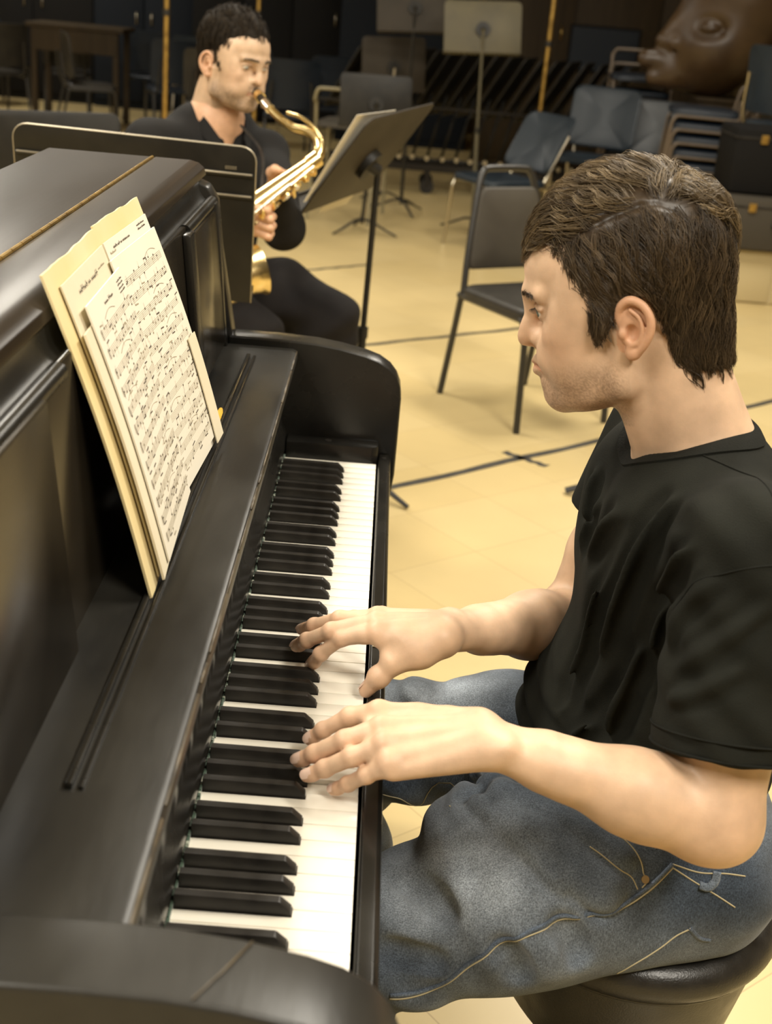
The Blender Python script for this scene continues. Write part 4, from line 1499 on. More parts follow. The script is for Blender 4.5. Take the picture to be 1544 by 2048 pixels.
for P, rr in (([(0.143, 0.637, 0.547), (0.159, 0.44, 0.653), (0.2, 0.407, 0.642), (0.238, 0.385, 0.618), (0.271, 0.367, 0.59)], .0040),
              ([(0.12, 0.446, 0.645), (0.154, 0.416, 0.638), (0.185, 0.389, 0.622), (0.217, 0.364, 0.6)], .0040),
              ([(0.16, 0.451, 0.655), (0.2, 0.42, 0.651), (0.242, 0.4, 0.637), (0.28, 0.387, 0.617)], .0040),
              ([(0.138, 0.641, 0.533), (0.153, 0.428, 0.648), (0.196, 0.399, 0.629), (0.233, 0.371, 0.603), (0.261, 0.364, 0.579)], .0040),
              ([(0.053, 0.386, 0.574), (0.085, 0.371, 0.57), (0.107, 0.356, 0.558)], .0026),
              ([(0.217, 0.334, 0.574), (0.234, 0.333, 0.558), (0.243, 0.332, 0.534)], .0026),
              ([(0.047, 0.332, 0.528), (0.073, 0.322, 0.526), (0.099, 0.323, 0.522)], .0026),
              ([(0.159, 0.332, 0.545), (0.175, 0.322, 0.529), (0.183, 0.327, 0.506)], .0026)):
    Q = snap(jbv, spline(P, 6))
    for i in range(len(Q) - 1):
        s.rc(Q[i], Q[i + 1], rr * 1.5, rr * 1.5, .020, 'sub')
    off = V3(.006, -.010, .010)
    Q2 = snap(jbv, Q + off * (rr / .004), -.002)
    if rr > .003:
        tp = np.sin(np.linspace(.08, .92, len(Q2)) * math.pi) ** .5
        for i in range(len(Q2) - 1):
            s.rc(Q2[i], Q2[i + 1], rr * 1.1 * tp[i], rr * 1.1 * tp[i + 1], .022)
    crease.append(Q); ridges_.append(Q2)
s.blur(1)
V, F = s.mesh()
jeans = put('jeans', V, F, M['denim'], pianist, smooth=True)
jbv = head_bvh(V, F)
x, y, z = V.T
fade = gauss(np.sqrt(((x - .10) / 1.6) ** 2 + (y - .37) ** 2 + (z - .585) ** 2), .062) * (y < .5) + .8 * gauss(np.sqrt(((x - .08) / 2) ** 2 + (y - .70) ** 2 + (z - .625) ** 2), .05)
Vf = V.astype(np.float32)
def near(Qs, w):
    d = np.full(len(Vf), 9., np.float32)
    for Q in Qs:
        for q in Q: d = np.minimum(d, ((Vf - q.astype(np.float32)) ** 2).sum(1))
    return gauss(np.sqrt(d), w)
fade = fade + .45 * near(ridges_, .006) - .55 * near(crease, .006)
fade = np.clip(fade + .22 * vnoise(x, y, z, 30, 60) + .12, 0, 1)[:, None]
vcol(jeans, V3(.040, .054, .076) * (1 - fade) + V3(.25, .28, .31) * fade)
# seams, pocket, rivet, belt loop
OUT = [(0.051, 0.316, 0.484), (0.092, 0.336, 0.488), (0.13, 0.328, 0.524), (0.168, 0.327, 0.552), (0.206, 0.332, 0.575), (0.251, 0.36, 0.576), (0.281, 0.367, 0.588), (0.307, 0.375, 0.599), (0.326, 0.378, 0.616), (0.334, 0.384, 0.622)]
seam('outseam', jbv, [(a, b, c - .004) for a, b, c in OUT], M['thread'], jeans, .0008, .0012)
seam('outseam_ridge', jbv, OUT, M['denim'], jeans, .0024, .0002)
seam('pocket_seam', jbv, [(0.245, 0.412, 0.649), (0.263, 0.401, 0.641), (0.281, 0.392, 0.632), (0.295, 0.386, 0.621), (0.302, 0.378, 0.613), (0.306, 0.374, 0.606), (0.301, 0.374, 0.599)], M['thread'], jeans, .0008, .0004)
seam('pocket_seam', jbv, [(0.244, 0.397, 0.628), (0.259, 0.394, 0.625), (0.275, 0.388, 0.618), (0.289, 0.374, 0.611), (0.296, 0.372, 0.598)], M['thread'], jeans, .0007, .0004)
seam('back_pocket_seam', jbv, [(0.358, 0.376, 0.555), (0.346, 0.366, 0.547), (0.334, 0.361, 0.534), (0.32, 0.359, 0.522), (0.305, 0.358, 0.509), (0.292, 0.362, 0.493)], M['thread'], jeans, .0008, .0004)
seam('back_pocket_seam', jbv, [(0.358, 0.376, 0.556), (0.373, 0.378, 0.541), (0.387, 0.375, 0.535)], M['thread'], jeans, .0008, .0004)
seam('back_pocket_hem', jbv, [(0.358, 0.376, 0.556), (0.373, 0.378, 0.541), (0.387, 0.375, 0.535)], M['denim'], jeans, .0030, -.001)
seam('yoke_seam', jbv, [(0.334, 0.382, 0.619), (0.359, 0.378, 0.606), (0.382, 0.376, 0.594), (0.405, 0.374, 0.581)], M['thread'], jeans, .0008, .0004)
seam('waistband_edge', jbv, [(0.334, 0.384, 0.622), (0.364, 0.384, 0.614), (0.392, 0.387, 0.613), (0.414, 0.389, 0.61)], M['thread'], jeans, .0008, .0004)
seam('inseam', jbv, [(0.038, 0.66, 0.49), (0.06, 0.653, 0.49), (0.093, 0.667, 0.481), (0.102, 0.439, 0.634)], M['thread'], jeans, .0008, .0004)
q = snap(jbv, [(0.304, 0.375, 0.608)], .0010)[0]
nrm = np.array(jbv.find_nearest(Vector(q))[1])
V, F = disc(q, nrm, .0042, .003, 16)
rv = put('rivet', V, F, M['rivet'], jeans, smooth=True, angle=40)
V, F = disc(q + nrm * .0015, nrm, .0018, .0016, 12)

Q = snap(jbv, spline([(0.382, 0.387, 0.615), (0.38, 0.382, 0.606), (0.373, 0.378, 0.601), (0.364, 0.378, 0.603)], 5), .002)
V, F = tubeg(Q, .0045, 8, True, .0016)
bl_ = put('belt_loop', V, F, M['denim'], jeans, smooth=True)
vcol(bl_, np.tile(V3(.10, .12, .145), (len(V), 1)))
# shoes under the keyboard
M['shoe'] = mat('dark_shoe', (.03, .028, .026), .5)
for nm, A in (('shoe', JL[5]), ('shoe', JR[5])):
    s = Sculpt((A[0] - .25, A[1] - .07, -.01), (A[0] + .10, A[1] + .07, .15), .004)
    s.rc((A[0] + .03, A[1], .045), (A[0] - .13, A[1], .038), .045, .040, .02)
    s.rc((A[0] - .0, A[1], .09), (A[0], A[1], .06), .048, .05, .02)
    s.clip((0, 0, .002), (0, 0, -1), .003)
    V, F = s.mesh()
    put(nm, V, F, M['shoe'], pianist, smooth=True)

# ================================================================ STOOL
M['leather'] = mat('black_leatherette', (.012, .011, .010), .30, col2=(.020, .018, .015), nscale=30, rough2=.42, bump=.12, bscale=420)
SX, SY = .345, .548
stool = thing('piano_stool', (SX, SY, 0), 'round black leather stool with a rolled rim under the seated piano player', 'stool')
def lt(name, prof, m, par=stool, n=56):
    V, F = lathe(prof, n, (SX, SY, 0))
    return put(name, np.array(V), F, m, par, smooth=True, angle=50)
rim = [(.150 + .026 * math.cos(a), .458 + .026 * math.sin(a)) for a in np.linspace(-2.2, 1.9, 15)]
lt('seat_cushion', [(.02, .44)] + rim + [(.12, .474), (.06, .482), (.001, .484)], M['leather'])
V, F = tubeg([(SX + .164 * math.cos(t), SY + .164 * math.sin(t), .4365) for t in np.linspace(0, 2 * math.pi, 57)], .0028, 8, False)
put('piping', V, F, M['leather'], stool, smooth=True)
lt('seat_body', [(.02, .30), (.125, .30), (.138, .32), (.160, .432), (.155, .437), (.02, .437)], M['leather'])
lt('column', [(.02, .05), (.032, .05), (.032, .302), (.02, .302)], M['ebony'])
lt('base', [(.02, .0), (.20, .0), (.205, .012), (.195, .024), (.06, .045), (.035, .06), (.02, .06)], M['ebony'])

# ================================================================ THE SAXOPHONE PLAYER
SC2 = 1.04
HO2 = V3(-.460, 2.880, 1.196)
HF2 = frame(-140, 6, -4)
toS = lambda P: (np.asarray(P) * SC2) @ HF2 + HO2
OLIVE = V3(.56, .385, .25)
V, F, C = head_mesh(.0022, stub=.62, skin=OLIVE, lid=.0014, puff=3, beard=True, neck_to=(-.055, 0, -.17), neck_r=(.055, .058))
p2 = [(toS(V), F)]; c2 = [C]
RSH, RELB, RHAND = V3(-.655, 2.80, 1.005), V3(-.60, 2.56, .80), V3(-.345, 2.455, .885)
LSH, LELB, LHAND = V3(-.365, 2.965, .985), V3(-.285, 2.735, .83), V3(-.300, 2.590, .965)
s = Sculpt((-.72, 2.36, .74), (-.2, 3.02, 1.15), .0026)
s.rc((-.50, 2.91, 1.06), (-.52, 2.94, .80), .085, .10, .02)
s.rc(RSH, RELB, .046, .038, .01); s.rc(RELB, RHAND + V3(-.05, .03, 0), .038, .026, .01)
s.rc(LSH, LELB, .046, .038, .01); s.rc(LELB, LHAND + V3(0, .04, -.02), .038, .026, .01)
def small_hand(s, W, K, tips, thumb):
    W = np.array(W); K = [np.array(k) for k in K]
    for k in K: s.rc(W, k, .020, .0125, .012)
    for k, t in zip(K, tips):
        P = [k] + [np.array(q) for q in t]
        s.chain(P, [.0105, .0098, .009, .0078][:len(P)], .003)
    s.chain([W] + [np.array(q) for q in thumb], [.018, .014, .0115, .009], .006)
RW2 = RHAND + V3(-.035, .02, -.012)
small_hand(s, RW2, [(-.335, 2.425, .925), (-.328, 2.425, .905), (-.325, 2.425, .885), (-.326, 2.428, .866)],
           [[(-.300, 2.408, .922), (-.296, 2.432, .925), (-.312, 2.448, .925)], [(-.292, 2.405, .902), (-.288, 2.432, .905), (-.305, 2.45, .905)],
            [(-.290, 2.403, .881), (-.287, 2.430, .884), (-.304, 2.45, .884)], [(-.294, 2.405, .860), (-.291, 2.428, .864), (-.306, 2.446, .866)]],
           [(-.355, 2.45, .925), (-.345, 2.47, .940), (-.33, 2.49, .945)])
dl = LHAND - V3(-.262, 2.545, .995)
L_ = lambda *q: tuple(V3(*q) + dl)
small_hand(s, LHAND + V3(.0, .03, -.02), [L_(-.252, 2.545, 1.02), L_(-.248, 2.54, 1.0), L_(-.25, 2.535, .985), L_(-.255, 2.53, .97)],
           [[L_(-.235, 2.52, 1.02), L_(-.225, 2.525, 1.02)], [L_(-.236, 2.515, 1.0), L_(-.228, 2.518, 1.0)], [L_(-.24, 2.51, .985), L_(-.23, 2.512, .985)], [L_(-.246, 2.505, .97), L_(-.238, 2.505, .97)]],
           [L_(-.27, 2.53, 1.02), L_(-.262, 2.515, 1.03), L_(-.25, 2.505, 1.03)])
V, F = s.mesh()
p2.append((V, F)); c2.append(np.tile(OLIVE * V3(1.02, .86, .78), (len(V), 1)))
V, F = join(p2)
saxman = put('person', V, F, M['skin_far'], None, base=(-.52, 2.95, 0), smooth=True)
tag(saxman, 'seated man with short black hair and stubble, all in black, blowing a saxophone', 'person')
vcol(saxman, np.concatenate(c2))
eyes(saxman, toS, 1.0, -38)
dark_hair = bpy.data.materials.new('black_hair'); dark_hair.use_nodes = True
hair_mat(dark_hair, None, None, .75)
dark_hair.node_tree.nodes['Principled BSDF'].inputs['Specular IOR Level'].default_value = .12
POLY2 = [(100, 92), (84, 98), (66, 96), (60, 84), (56, 66), (50, 50), (40, 36), (33, 20), (26, 14), (20, 22), (15, 36), (8, 49), (-6, 53), (-20, 47), (-30, 32), (-36, 8), (-40, -10), (-62, -22), (-92, -26), (-130, -26), (-140, 60), (-110, 180), (0, 200), (95, 190), (125, 112)]
env2 = lambda p: env(p) + 3.0
h2 = hair_cap(.0032, POLY2, env2, -2.5, 'hair', dark_hair, toS, saxman, False, (.016, .012, .008))
def flow_short(p):
    x, y, z = p.T
    top = np.clip((z - 110) / 30, 0, 1)
    return np.stack([.75 * top - .1, -.35 * top, -1 + 1.05 * top], 1)
HC2 = [grow(420, lambda p: p[:, 2] > -30, env2, POLY2, flow_short, 5, 5, 6.0, -3, 1.5, 71, 9, 3.0, .0006, (.012, .009, .006), (.05, .036, .022), 3.0, 4)]
V, F = HC2[0][:2]
o = put('hair_strands', toS(V), F, dark_hair, h2, smooth=True); vcol(o, HC2[0][2])
brows(saxman, Vh, Fh, toS, (.030, .022, .014), 130, 5)

M['black_shirt'] = mat('black_shirt_cloth', (.008, .0075, .0072), .85, col2=(.012, .011, .010), nscale=10, spec=.2, bump=.2, bscale=300)
M['black_trouser'] = mat('black_trouser_cloth', (.0085, .0070, .0068), .85, col2=(.013, .011, .010), nscale=10, spec=.2, bump=.2, bscale=300)
fwd2 = norm(V3(.63, -.78, 0)); lf2 = norm(V3(.78, .63, 0))
s = Sculpt((-.82, 2.42, .50), (-.12, 3.30, 1.17), .0045)
s.rc((-.525, 2.945, .93), (-.545, 3.00, .60), .178, .170, .03, flat=fwd2, sq=1.45)
s.rc(V3(-.505, 2.90, 1.0) - lf2 * .05, RSH + V3(0, 0, .0), .072, .068, .03)
s.rc(V3(-.505, 2.90, 1.0) + lf2 * .05, LSH + V3(0, 0, .0), .072, .068, .03)
s.rc(V3(-.50, 2.92, 1.075), V3(-.505, 2.92, 1.0), .070, .10, .04)
s.rc(V3(-.505, 2.93, 1.055) - lf2 * .07, V3(-.505, 2.93, 1.055) + lf2 * .07, .046, .046, .04)
s.rc(RSH, RELB, .066, .056, .015); s.rc(RELB, RHAND + V3(-.075, .045, -.01), .056, .040, .02)
s.rc(LSH, LELB, .066, .058, .015); s.rc(LELB, LHAND + V3(-.01, .055, -.04), .056, .040, .02)
# open V collar
nk = toS(np.array([[-.02, 0, -.05]]))[0]
s.rc(nk + V3(.0, .0, .05), nk + V3(0, 0, -.02), .060, .054, .006, 'sub')
s.rc(V3(-.425, 2.825, 1.075), V3(-.448, 2.835, 1.00), .036, .014, .008, 'sub')
s.warp(lambda x, y, z: .006 * vnoise(x, y, z, 26, 80) + .003 * vnoise(x, y, z, 60, 81))
V, F = s.mesh()
shirt2 = put('shirt', V, F, M['black_shirt'], saxman, smooth=True)
for q in (1, -1):
    Pc = [V3(-.528, 2.985, 1.105) + lf2 * .005 * q, V3(-.50, 2.93, 1.108) + lf2 * .066 * q, V3(-.465, 2.865, 1.078) + lf2 * .058 * q, V3(-.44, 2.83, 1.03) + lf2 * .035 * q]
    Pc = spline(Pc, 6)
    V = []; n = len(Pc)
    for i, p in enumerate(Pc):
        o_ = norm(p - V3(-.49, 2.91, p[2])); t = i / (n - 1)
        V += [p, p + o_ * .018 + V3(0, 0, -.030 - .018 * t), p + o_ * .022 + V3(0, 0, -.030 - .018 * t), p + o_ * .005 + V3(0, 0, .002)]
    Fc = []
    for i in range(n - 1):
        for k in range(4): Fc.append((4 * i + k, 4 * i + (k + 1) % 4, 4 * i + 4 + (k + 1) % 4, 4 * i + 4 + k))
    put('collar', np.array(V), Fc, M['black_shirt'], shirt2, smooth=True, angle=50)
s = Sculpt((-.80, 2.40, .07), (.02, 3.30, .74), .0045)
s.rc((-.54, 2.99, .62), (-.54, 3.0, .57), .15, .15, .03, flat=fwd2, sq=1.2)
s.chain([(-.47, 3.02, .585), (-.30, 2.94, .600), (-.150, 2.865, .555), (-.128, 2.85, .30), (-.125, 2.86, .11)], [.105, .098, .082, .064, .066], .03)
s.chain([(-.61, 2.92, .585), (-.47, 2.76, .585), (-.345, 2.60, .555), (-.32, 2.57, .30), (-.31, 2.58, .11)], [.105, .096, .082, .064, .066], .03)
s.clip((0, 0, .10), (0, 0, -1), .003)
s.warp(lambda x, y, z: .004 * vnoise(x, y, z, 34, 84) + .005 * np.sin((x * .5 - z) * 70 + 3 * vnoise(x, y, z, 12, 85)) * np.clip((.2 - np.abs(z - .5)) / .2, 0, 1))
V, F = s.mesh()
put('trousers', V, F, M['black_trouser'], saxman, smooth=True)
for A in ((-.125, 2.86), (-.31, 2.58)):
    s = Sculpt((A[0] - .09, A[1] - .26, -.01), (A[0] + .22, A[1] + .10, .14), .005)
    d = V3(.10, -.13, 0)
    s.rc((A[0], A[1], .05), (A[0] + d[0], A[1] + d[1], .036), .046, .040, .02)
    s.rc((A[0], A[1], .10), (A[0], A[1], .05), .045, .048, .02)
    s.clip((0, 0, .002), (0, 0, -1), .003)
    V, F = s.mesh()
    put('shoe', V, F, M['shoe'], saxman, smooth=True)

# ---------------------------------------------------------------- saxophone
M['gold'] = mat('gold_lacquered_brass', (.92, .74, .38), .24, 1.0, col2=(.82, .62, .28), nscale=20)
M['silver'] = mat('silver_plate', (.82, .78, .68), .2, 1.0)
M['pearl'] = mat('pearl_key_touch', (.80, .76, .66), .2)
sax = thing('saxophone', (-.33, 2.36, .70), 'gold tenor saxophone held and blown by the man in black', 'saxophone')
V, F = tubeg(spline([(-.392, 2.828, 1.166), (-.372, 2.795, 1.154), (-.352, 2.760, 1.141)], 4), [.006] * 2 + [.0105] * 7, 14)
put('mouthpiece', V, F, M['ebony'], sax, smooth=True, angle=50)
V, F = tubeg([(-.374, 2.797, 1.156), (-.364, 2.780, 1.149)], .0140, 14)
put('ligature', V, F, M['gold'], sax, smooth=True, angle=50)
V, F = tubeg([(-.360, 2.770, 1.128), (-.354, 2.766, 1.131)], .0045, 8)
put('ligature_screw', V, F, M['silver'], sax)
V, F = tubeg([(-.352, 2.760, 1.141), (-.334, 2.730, 1.128)], .0122, 14)
put('cork', V, F, M['silver'], sax, smooth=True, angle=50)
nk_ = spline([(-.338, 2.737, 1.131), (-.300, 2.690, 1.108), (-.262, 2.651, 1.094), (-.226, 2.618, 1.092), (-.200, 2.588, 1.078), (-.192, 2.566, 1.052), (-.203, 2.549, 1.031)], 6)
V, F = tubeg(nk_, np.linspace(.0098, .0165, len(nk_)), 16)
put('neck', V, F, M['gold'], sax, smooth=True, angle=60)
nk2 = spline([(-.285, 2.672, 1.128), (-.250, 2.640, 1.124), (-.215, 2.606, 1.108), (-.190, 2.576, 1.082)], 6)
V, F = tubeg(nk2, .0048, 10)
put('octave_key', V, F, M['gold'], sax, smooth=True, angle=60)
bdir = norm(V3(-.440, 2.360, .845) - V3(-.203, 2.547, 1.03))
B0, B1 = V3(-.203, 2.547, 1.03), V3(-.440, 2.360, .845)
V, F = tubeg([B0 - bdir * .012, B0 + bdir * .018], .021, 20)
put('receiver', V, F, M['gold'], sax, smooth=True, angle=50)
n_ = 14
V, F = tubeg([B0 + (B1 - B0) * t for t in np.linspace(0, 1, n_)], np.linspace(.017, .036, n_), 22)
body = put('body_tube', V, F, M['gold'], sax, smooth=True, angle=60)
side_ = norm(np.cross(bdir, V3(0, 0, 1)))             # across the tube
outw = V3(.25, -.45, -.85)
outw = norm(outw - bdir * (outw @ bdir))
side_ = norm(np.cross(bdir, outw))
bow = spline([B1, B1 + bdir * .06 + outw * .01, B1 + bdir * .085 + outw * .055, B1 + bdir * .06 + outw * .105, B1 + outw * .118], 5)
V, F = tubeg(bow, np.linspace(.036, .047, len(bow)), 22)
put('bow', V, F, M['gold'], sax, smooth=True, angle=60)
bl = [B1 + outw * .118 - bdir * t for t in (0, .012, .024, .038, .052, .064)]
bl = [p + outw * d for p, d in zip(bl, (0, .002, .004, .007, .011, .016))]
V, F = tubeg(bl, [.047, .048, .050, .053, .057, .062], 28, False)
put('bell', V, F, M['gold'], sax, smooth=True, angle=60)
for t in np.linspace(.14, .92, 9):
    c = B0 + (B1 - B0) * t
    r = .017 + .019 * t
    a = 0.35 * math.sin(t * 9)
    nn = norm(outw * math.cos(a) + side_ * math.sin(a))
    V, F = disc(c + nn * (r + .006), nn, r * .62, .005, 18)
    kc = put('key_cup', V, F, M['gold'], sax, smooth=True, angle=50)
    V, F = disc(c + nn * (r + .0095), nn, r * .30, .003, 12)
    put('key_pearl', V, F, M['pearl'], kc, smooth=True, angle=50)
for q, ln in ((.010, (.05, .95)), (-.012, (.1, .9)), (.024, (.3, .95))):
    P = [B0 + (B1 - B0) * t + outw * (.012 + .016 * t) + side_ * (q + (.008 + .012 * t) * np.sign(q)) for t in np.linspace(*ln, 6)]
    V, F = tubeg(P, .0032, 8)
    put('key_rod', V, F, M['silver'], sax, smooth=True, angle=50)
for t, q in ((.10, 1), (.17, 1), (.24, -1), (.5, 1), (.6, 1), (.7, -1)):
    c = B0 + (B1 - B0) * t + outw * (.02 + .016 * t)
    P = spline([c + side_ * q * .014, c + side_ * q * .034 + outw * .010, c + side_ * q * .046 - bdir * .006], 4)
    V, F = tubeg(P, .0042, 8, True, .007)
    put('palm_key', V, F, M['gold'], sax, smooth=True, angle=50)
V, F = tubeg(spline([B0 + bdir * .16 - outw * .02 + V3(.0, .03, 0), V3(-.35, 2.72, 1.02), V3(-.42, 2.84, 1.07)], 6), .004, 6)
put('neck_strap', V, F, M['ebony'], sax)

# ================================================================ MUSIC STANDS
M['stand'] = mat('black_powder_coat', (.012, .011, .009), .45, spec=.3, col2=(.020, .018, .014), nscale=12, bump=.05, bscale=500)
M['stand_grey'] = mat('grey_brown_stand_coat', (.038, .032, .024), .55, spec=.2, col2=(.048, .040, .030), nscale=6)
M['stand_olive'] = mat('worn_olive_stand_coat', (.12, .105, .062), .5, spec=.3, col2=(.09, .08, .052), nscale=5)
M['scuff'] = mat('scuffed_bare_metal', (.42, .37, .27), .4, .5)


def desk_frame(wv, hv):
    w_ = norm(wv); h_ = norm(hv - w_ * (np.array(hv) @ w_))
    return w_, h_, np.cross(w_, h_)


def music_stand(label, base, dc, wv, hv, m, front, group=None, ridges=False, foot_rz=.4, thick=.010, pole_m=None, post_top=None):
    """dc: desk centre; wv/hv: full width / height vectors (hv points up); front: +1 if the reading side is w x h"""
    t = thing('music_stand', base, label, 'music stand', group)
    base = V3(*base); dc = V3(*dc); wv = V3(*wv); hv = V3(*hv)
    w_, h_, n_ = desk_frame(wv, hv)
    n_ = n_ * front
    W, H = np.linalg.norm(wv), np.linalg.norm(hv)
    r = .030
    prof = []
    for cx, cz, a0 in ((W / 2 - r, H / 2 - r, 0), (-W / 2 + r, H / 2 - r, 90)):
        prof += arc(cx, cz, r, a0, a0 + 90, 5)
    prof += [(-W / 2, -H / 2), (W / 2, -H / 2)]
    V, F = extrude(prof, -thick / 4, thick / 4, .0008, 'xz')
    V = np.array(V)
    V = dc + V[:, :1] * w_ + V[:, 2:3] * h_ + V[:, 1:2] * n_
    pan = put('desk', V, F, m, t, smooth=True, angle=35)
    # folded rim
    rim = [dc + a * w_ + b * h_ for a, b in prof[:-2]]
    rim = [rim[0] - h_ * (H - r)] + rim + [rim[-1] - h_ * (H - r)]
    V, F = tubeg(rim, .0022, 6)
    put('desk_rim', V, F, M['scuff'] if ridges else m, pan, smooth=True)
    # ledge at the bottom on the reading side
    l0 = dc - h_ * (H / 2)
    mb = MB()
    Vb, Fb = boxg(-W / 2, W / 2, 0, .055, -.0018, .0018, .001)
    Vb = np.array(Vb)
    mb.add(l0 + Vb[:, :1] * w_ + Vb[:, 1:2] * n_ + Vb[:, 2:3] * h_, Fb)
    Vb, Fb = boxg(-W / 2, W / 2, .052, .056, 0, .014, .001)
    Vb = np.array(Vb)
    mb.add(l0 + Vb[:, :1] * w_ + Vb[:, 1:2] * n_ + Vb[:, 2:3] * h_, Fb)
    mb.put('ledge', m, t, smooth=True, angle=35)
    if ridges:
        for k in ridges:
            c = dc + h_ * (H / 2 - k) - n_ * .004
            V, F = tubeg([c - w_ * (W / 2 - .004), c + w_ * (W / 2 - .004)], .0058, 10, True, .0045)
            put('stiffening_ridge', V, F, M['stand'], t, smooth=True, angle=50)
            c = c - n_ * .0032 + h_ * .0028
            V, F = tubeg([c - w_ * (W / 2 - .006), c + w_ * (W / 2 - .006)], .0021, 8)
            put('worn_ridge_edge', V, F, M['scuff'], t, smooth=True)
    # tilt head, pole and three curved feet
    top = dc - n_ * .035 - h_ * .03 if post_top is None else V3(*post_top)
    V, F = disc(dc - n_ * .012 - h_ * .02, n_, .046, .022, 24)
    put('tilt_head', V, F, M['stand'], t, smooth=True, angle=50)
    V, F = tubeg([dc - n_ * .010 - h_ * .02, top], .018, 12)
    put('tilt_neck', V, F, M['stand'], t, smooth=True, angle=50)
    pm = pole_m or M['stand']
    mid = base + (top - base) * .52
    V, F = tubeg([mid, top + V3(0, 0, .006)], .0090, 14)
    put('upper_pole', V, F, pm, t, smooth=True, angle=50)
    V, F = tubeg([base + V3(0, 0, .06), mid], .0125, 14)
    put('lower_pole', V, F, pm, t, smooth=True, angle=50)
    V, F = tubeg([mid - V3(0, 0, .02), mid + V3(0, 0, .012)], .0155, 14)
    put('pole_collar', V, F, M['stand'], t, smooth=True, angle=50)
    for k in range(3):
        a = foot_rz + k * 2 * math.pi / 3
        d = V3(math.cos(a), math.sin(a), 0)
        P = spline([base + V3(0, 0, .085), base + d * .06 + V3(0, 0, .080), base + d * .16 + V3(0, 0, .036), base + d * .235 + V3(0, 0, .009)], 5)
        V, F = tubeg(P, np.linspace(.015, .008, len(P)), 8, True, np.linspace(.009, .006, len(P)))
        put('foot', V, F, M['stand'], t, smooth=True, angle=50)
    return t


# stand with its back to the piano's far end
st1 = music_stand('black music stand standing right behind the piano, its back with two ridges towards us', (-.54, 2.06, 0), (-.533, 1.972, .960), (.488, .004, -.010), (-.004, -.085, .335), M['stand'], -1, ridges=(.058, .105), foot_rz=.3)
w_, h_, n_ = desk_frame(V3(.488, .004, -.010), V3(-.004, -.085, .335))
mb = MB()
c0 = V3(-.533, 1.972, .960) + h_ * .128 + w_ * .183 + n_ * .0035
for i in range(5):
    q = c0 + w_ * (i * .0048)
    for dz in (-.0022, .0022):
        Vb, Fb = boxg(0, .0036, 0, .0006, -.0010, .0010)
        Vb = np.array(Vb); mb.add(q + Vb[:, :1] * w_ + Vb[:, 1:2] * n_ + (Vb[:, 2:3] + dz) * h_, Fb)
    Vb, Fb = boxg(0, .0012, 0, .0006, -.003, .003)
    Vb = np.array(Vb); mb.add(q + Vb[:, :1] * w_ + Vb[:, 1:2] * n_ + Vb[:, 2:3] * h_, Fb)
mb.put('worn_maker_mark', M['scuff'], st1)
# the saxophone player's own stand, desk edge-on, sheets on it
W2 = V3(.178, .46, .02); H2 = V3(.190, -.02, .265)
st2 = music_stand('grey brown music stand tilted before the saxophone player, seen from behind', (-.06, 2.985, 0), (-.070, 2.955, 1.005), tuple(W2), tuple(H2), M['stand_grey'], -1, foot_rz=-.67, post_top=(-.045, 2.970, .965))
w_, h_, n_ = desk_frame(W2, H2); n_ = -n_
for k, (dx, dz, a) in enumerate(((-.165, -.012, .04), (.06, -.11, -.03))):
    c = V3(-.070, 2.955, 1.005) + w_ * dx + h_ * (.035 + dz) + n_ * (.006 + .003 * k)
    U = norm(w_ * math.cos(a) + h_ * math.sin(a)); Wv = np.cross(n_, U)
    Vb, Fb = boxg(-.108, .108, -.0006, .0006, -.14, .14)
    Vb = np.array(Vb)
    bend = .02 * (Vb[:, 2:3] > 0) * (Vb[:, :1] < 0)
    o = put('sheet_music', c + Vb[:, :1] * U + (Vb[:, 1:2] + bend) * n_ + Vb[:, 2:3] * Wv * np.sign(Wv @ h_), Fb, M['paper'], None, base=tuple(c))
    tag(o, ('white music sheet sticking up at the near corner of the grey brown stand', 'white music sheet lying flat on the far half of the grey brown stand')[k], 'sheet music')
# far stands
st3 = music_stand('olive music stand desk catching the light in front of the stand cart', (.575, 7.86, 0), (.512, 7.88, 1.275), (.485, .02, .025), (-.022, .09, .30), M['stand_olive'], -1, foot_rz=.5, pole_m=M['stand_olive'])
st4 = music_stand('tall dark music stand with a wide desk, left of the olive stand', (.10, 8.4, 0), (.08, 8.42, 1.36), (.50, .02, .03), (.03, .10, .32), M['stand_grey'], -1, foot_rz=.9, pole_m=M['stand'])
st5 = music_stand('dark music stand with its desk lowered and slanting beside the stand cart', (-.04, 8.7, 0), (-.03, 8.72, .96), (.44, .10, .02), (.16, .06, .32), M['stand_grey'], -1, foot_rz=.2, pole_m=M['scuff'])
st6 = music_stand('low dark music stand whose feet show under the grey brown desk', (-.15, 7.45, 0), (-.12, 7.5, .80), (.44, .08, 0), (.06, .06, .30), M['stand'], -1, foot_rz=-.3)
st7 = music_stand('flat black music stand desk at the left edge behind the piano', (-1.15, 3.55, 0), (-1.14, 3.55, .845), (.50, .05, .02), (.0, .02, .28), M['stand'], -1, foot_rz=.3)

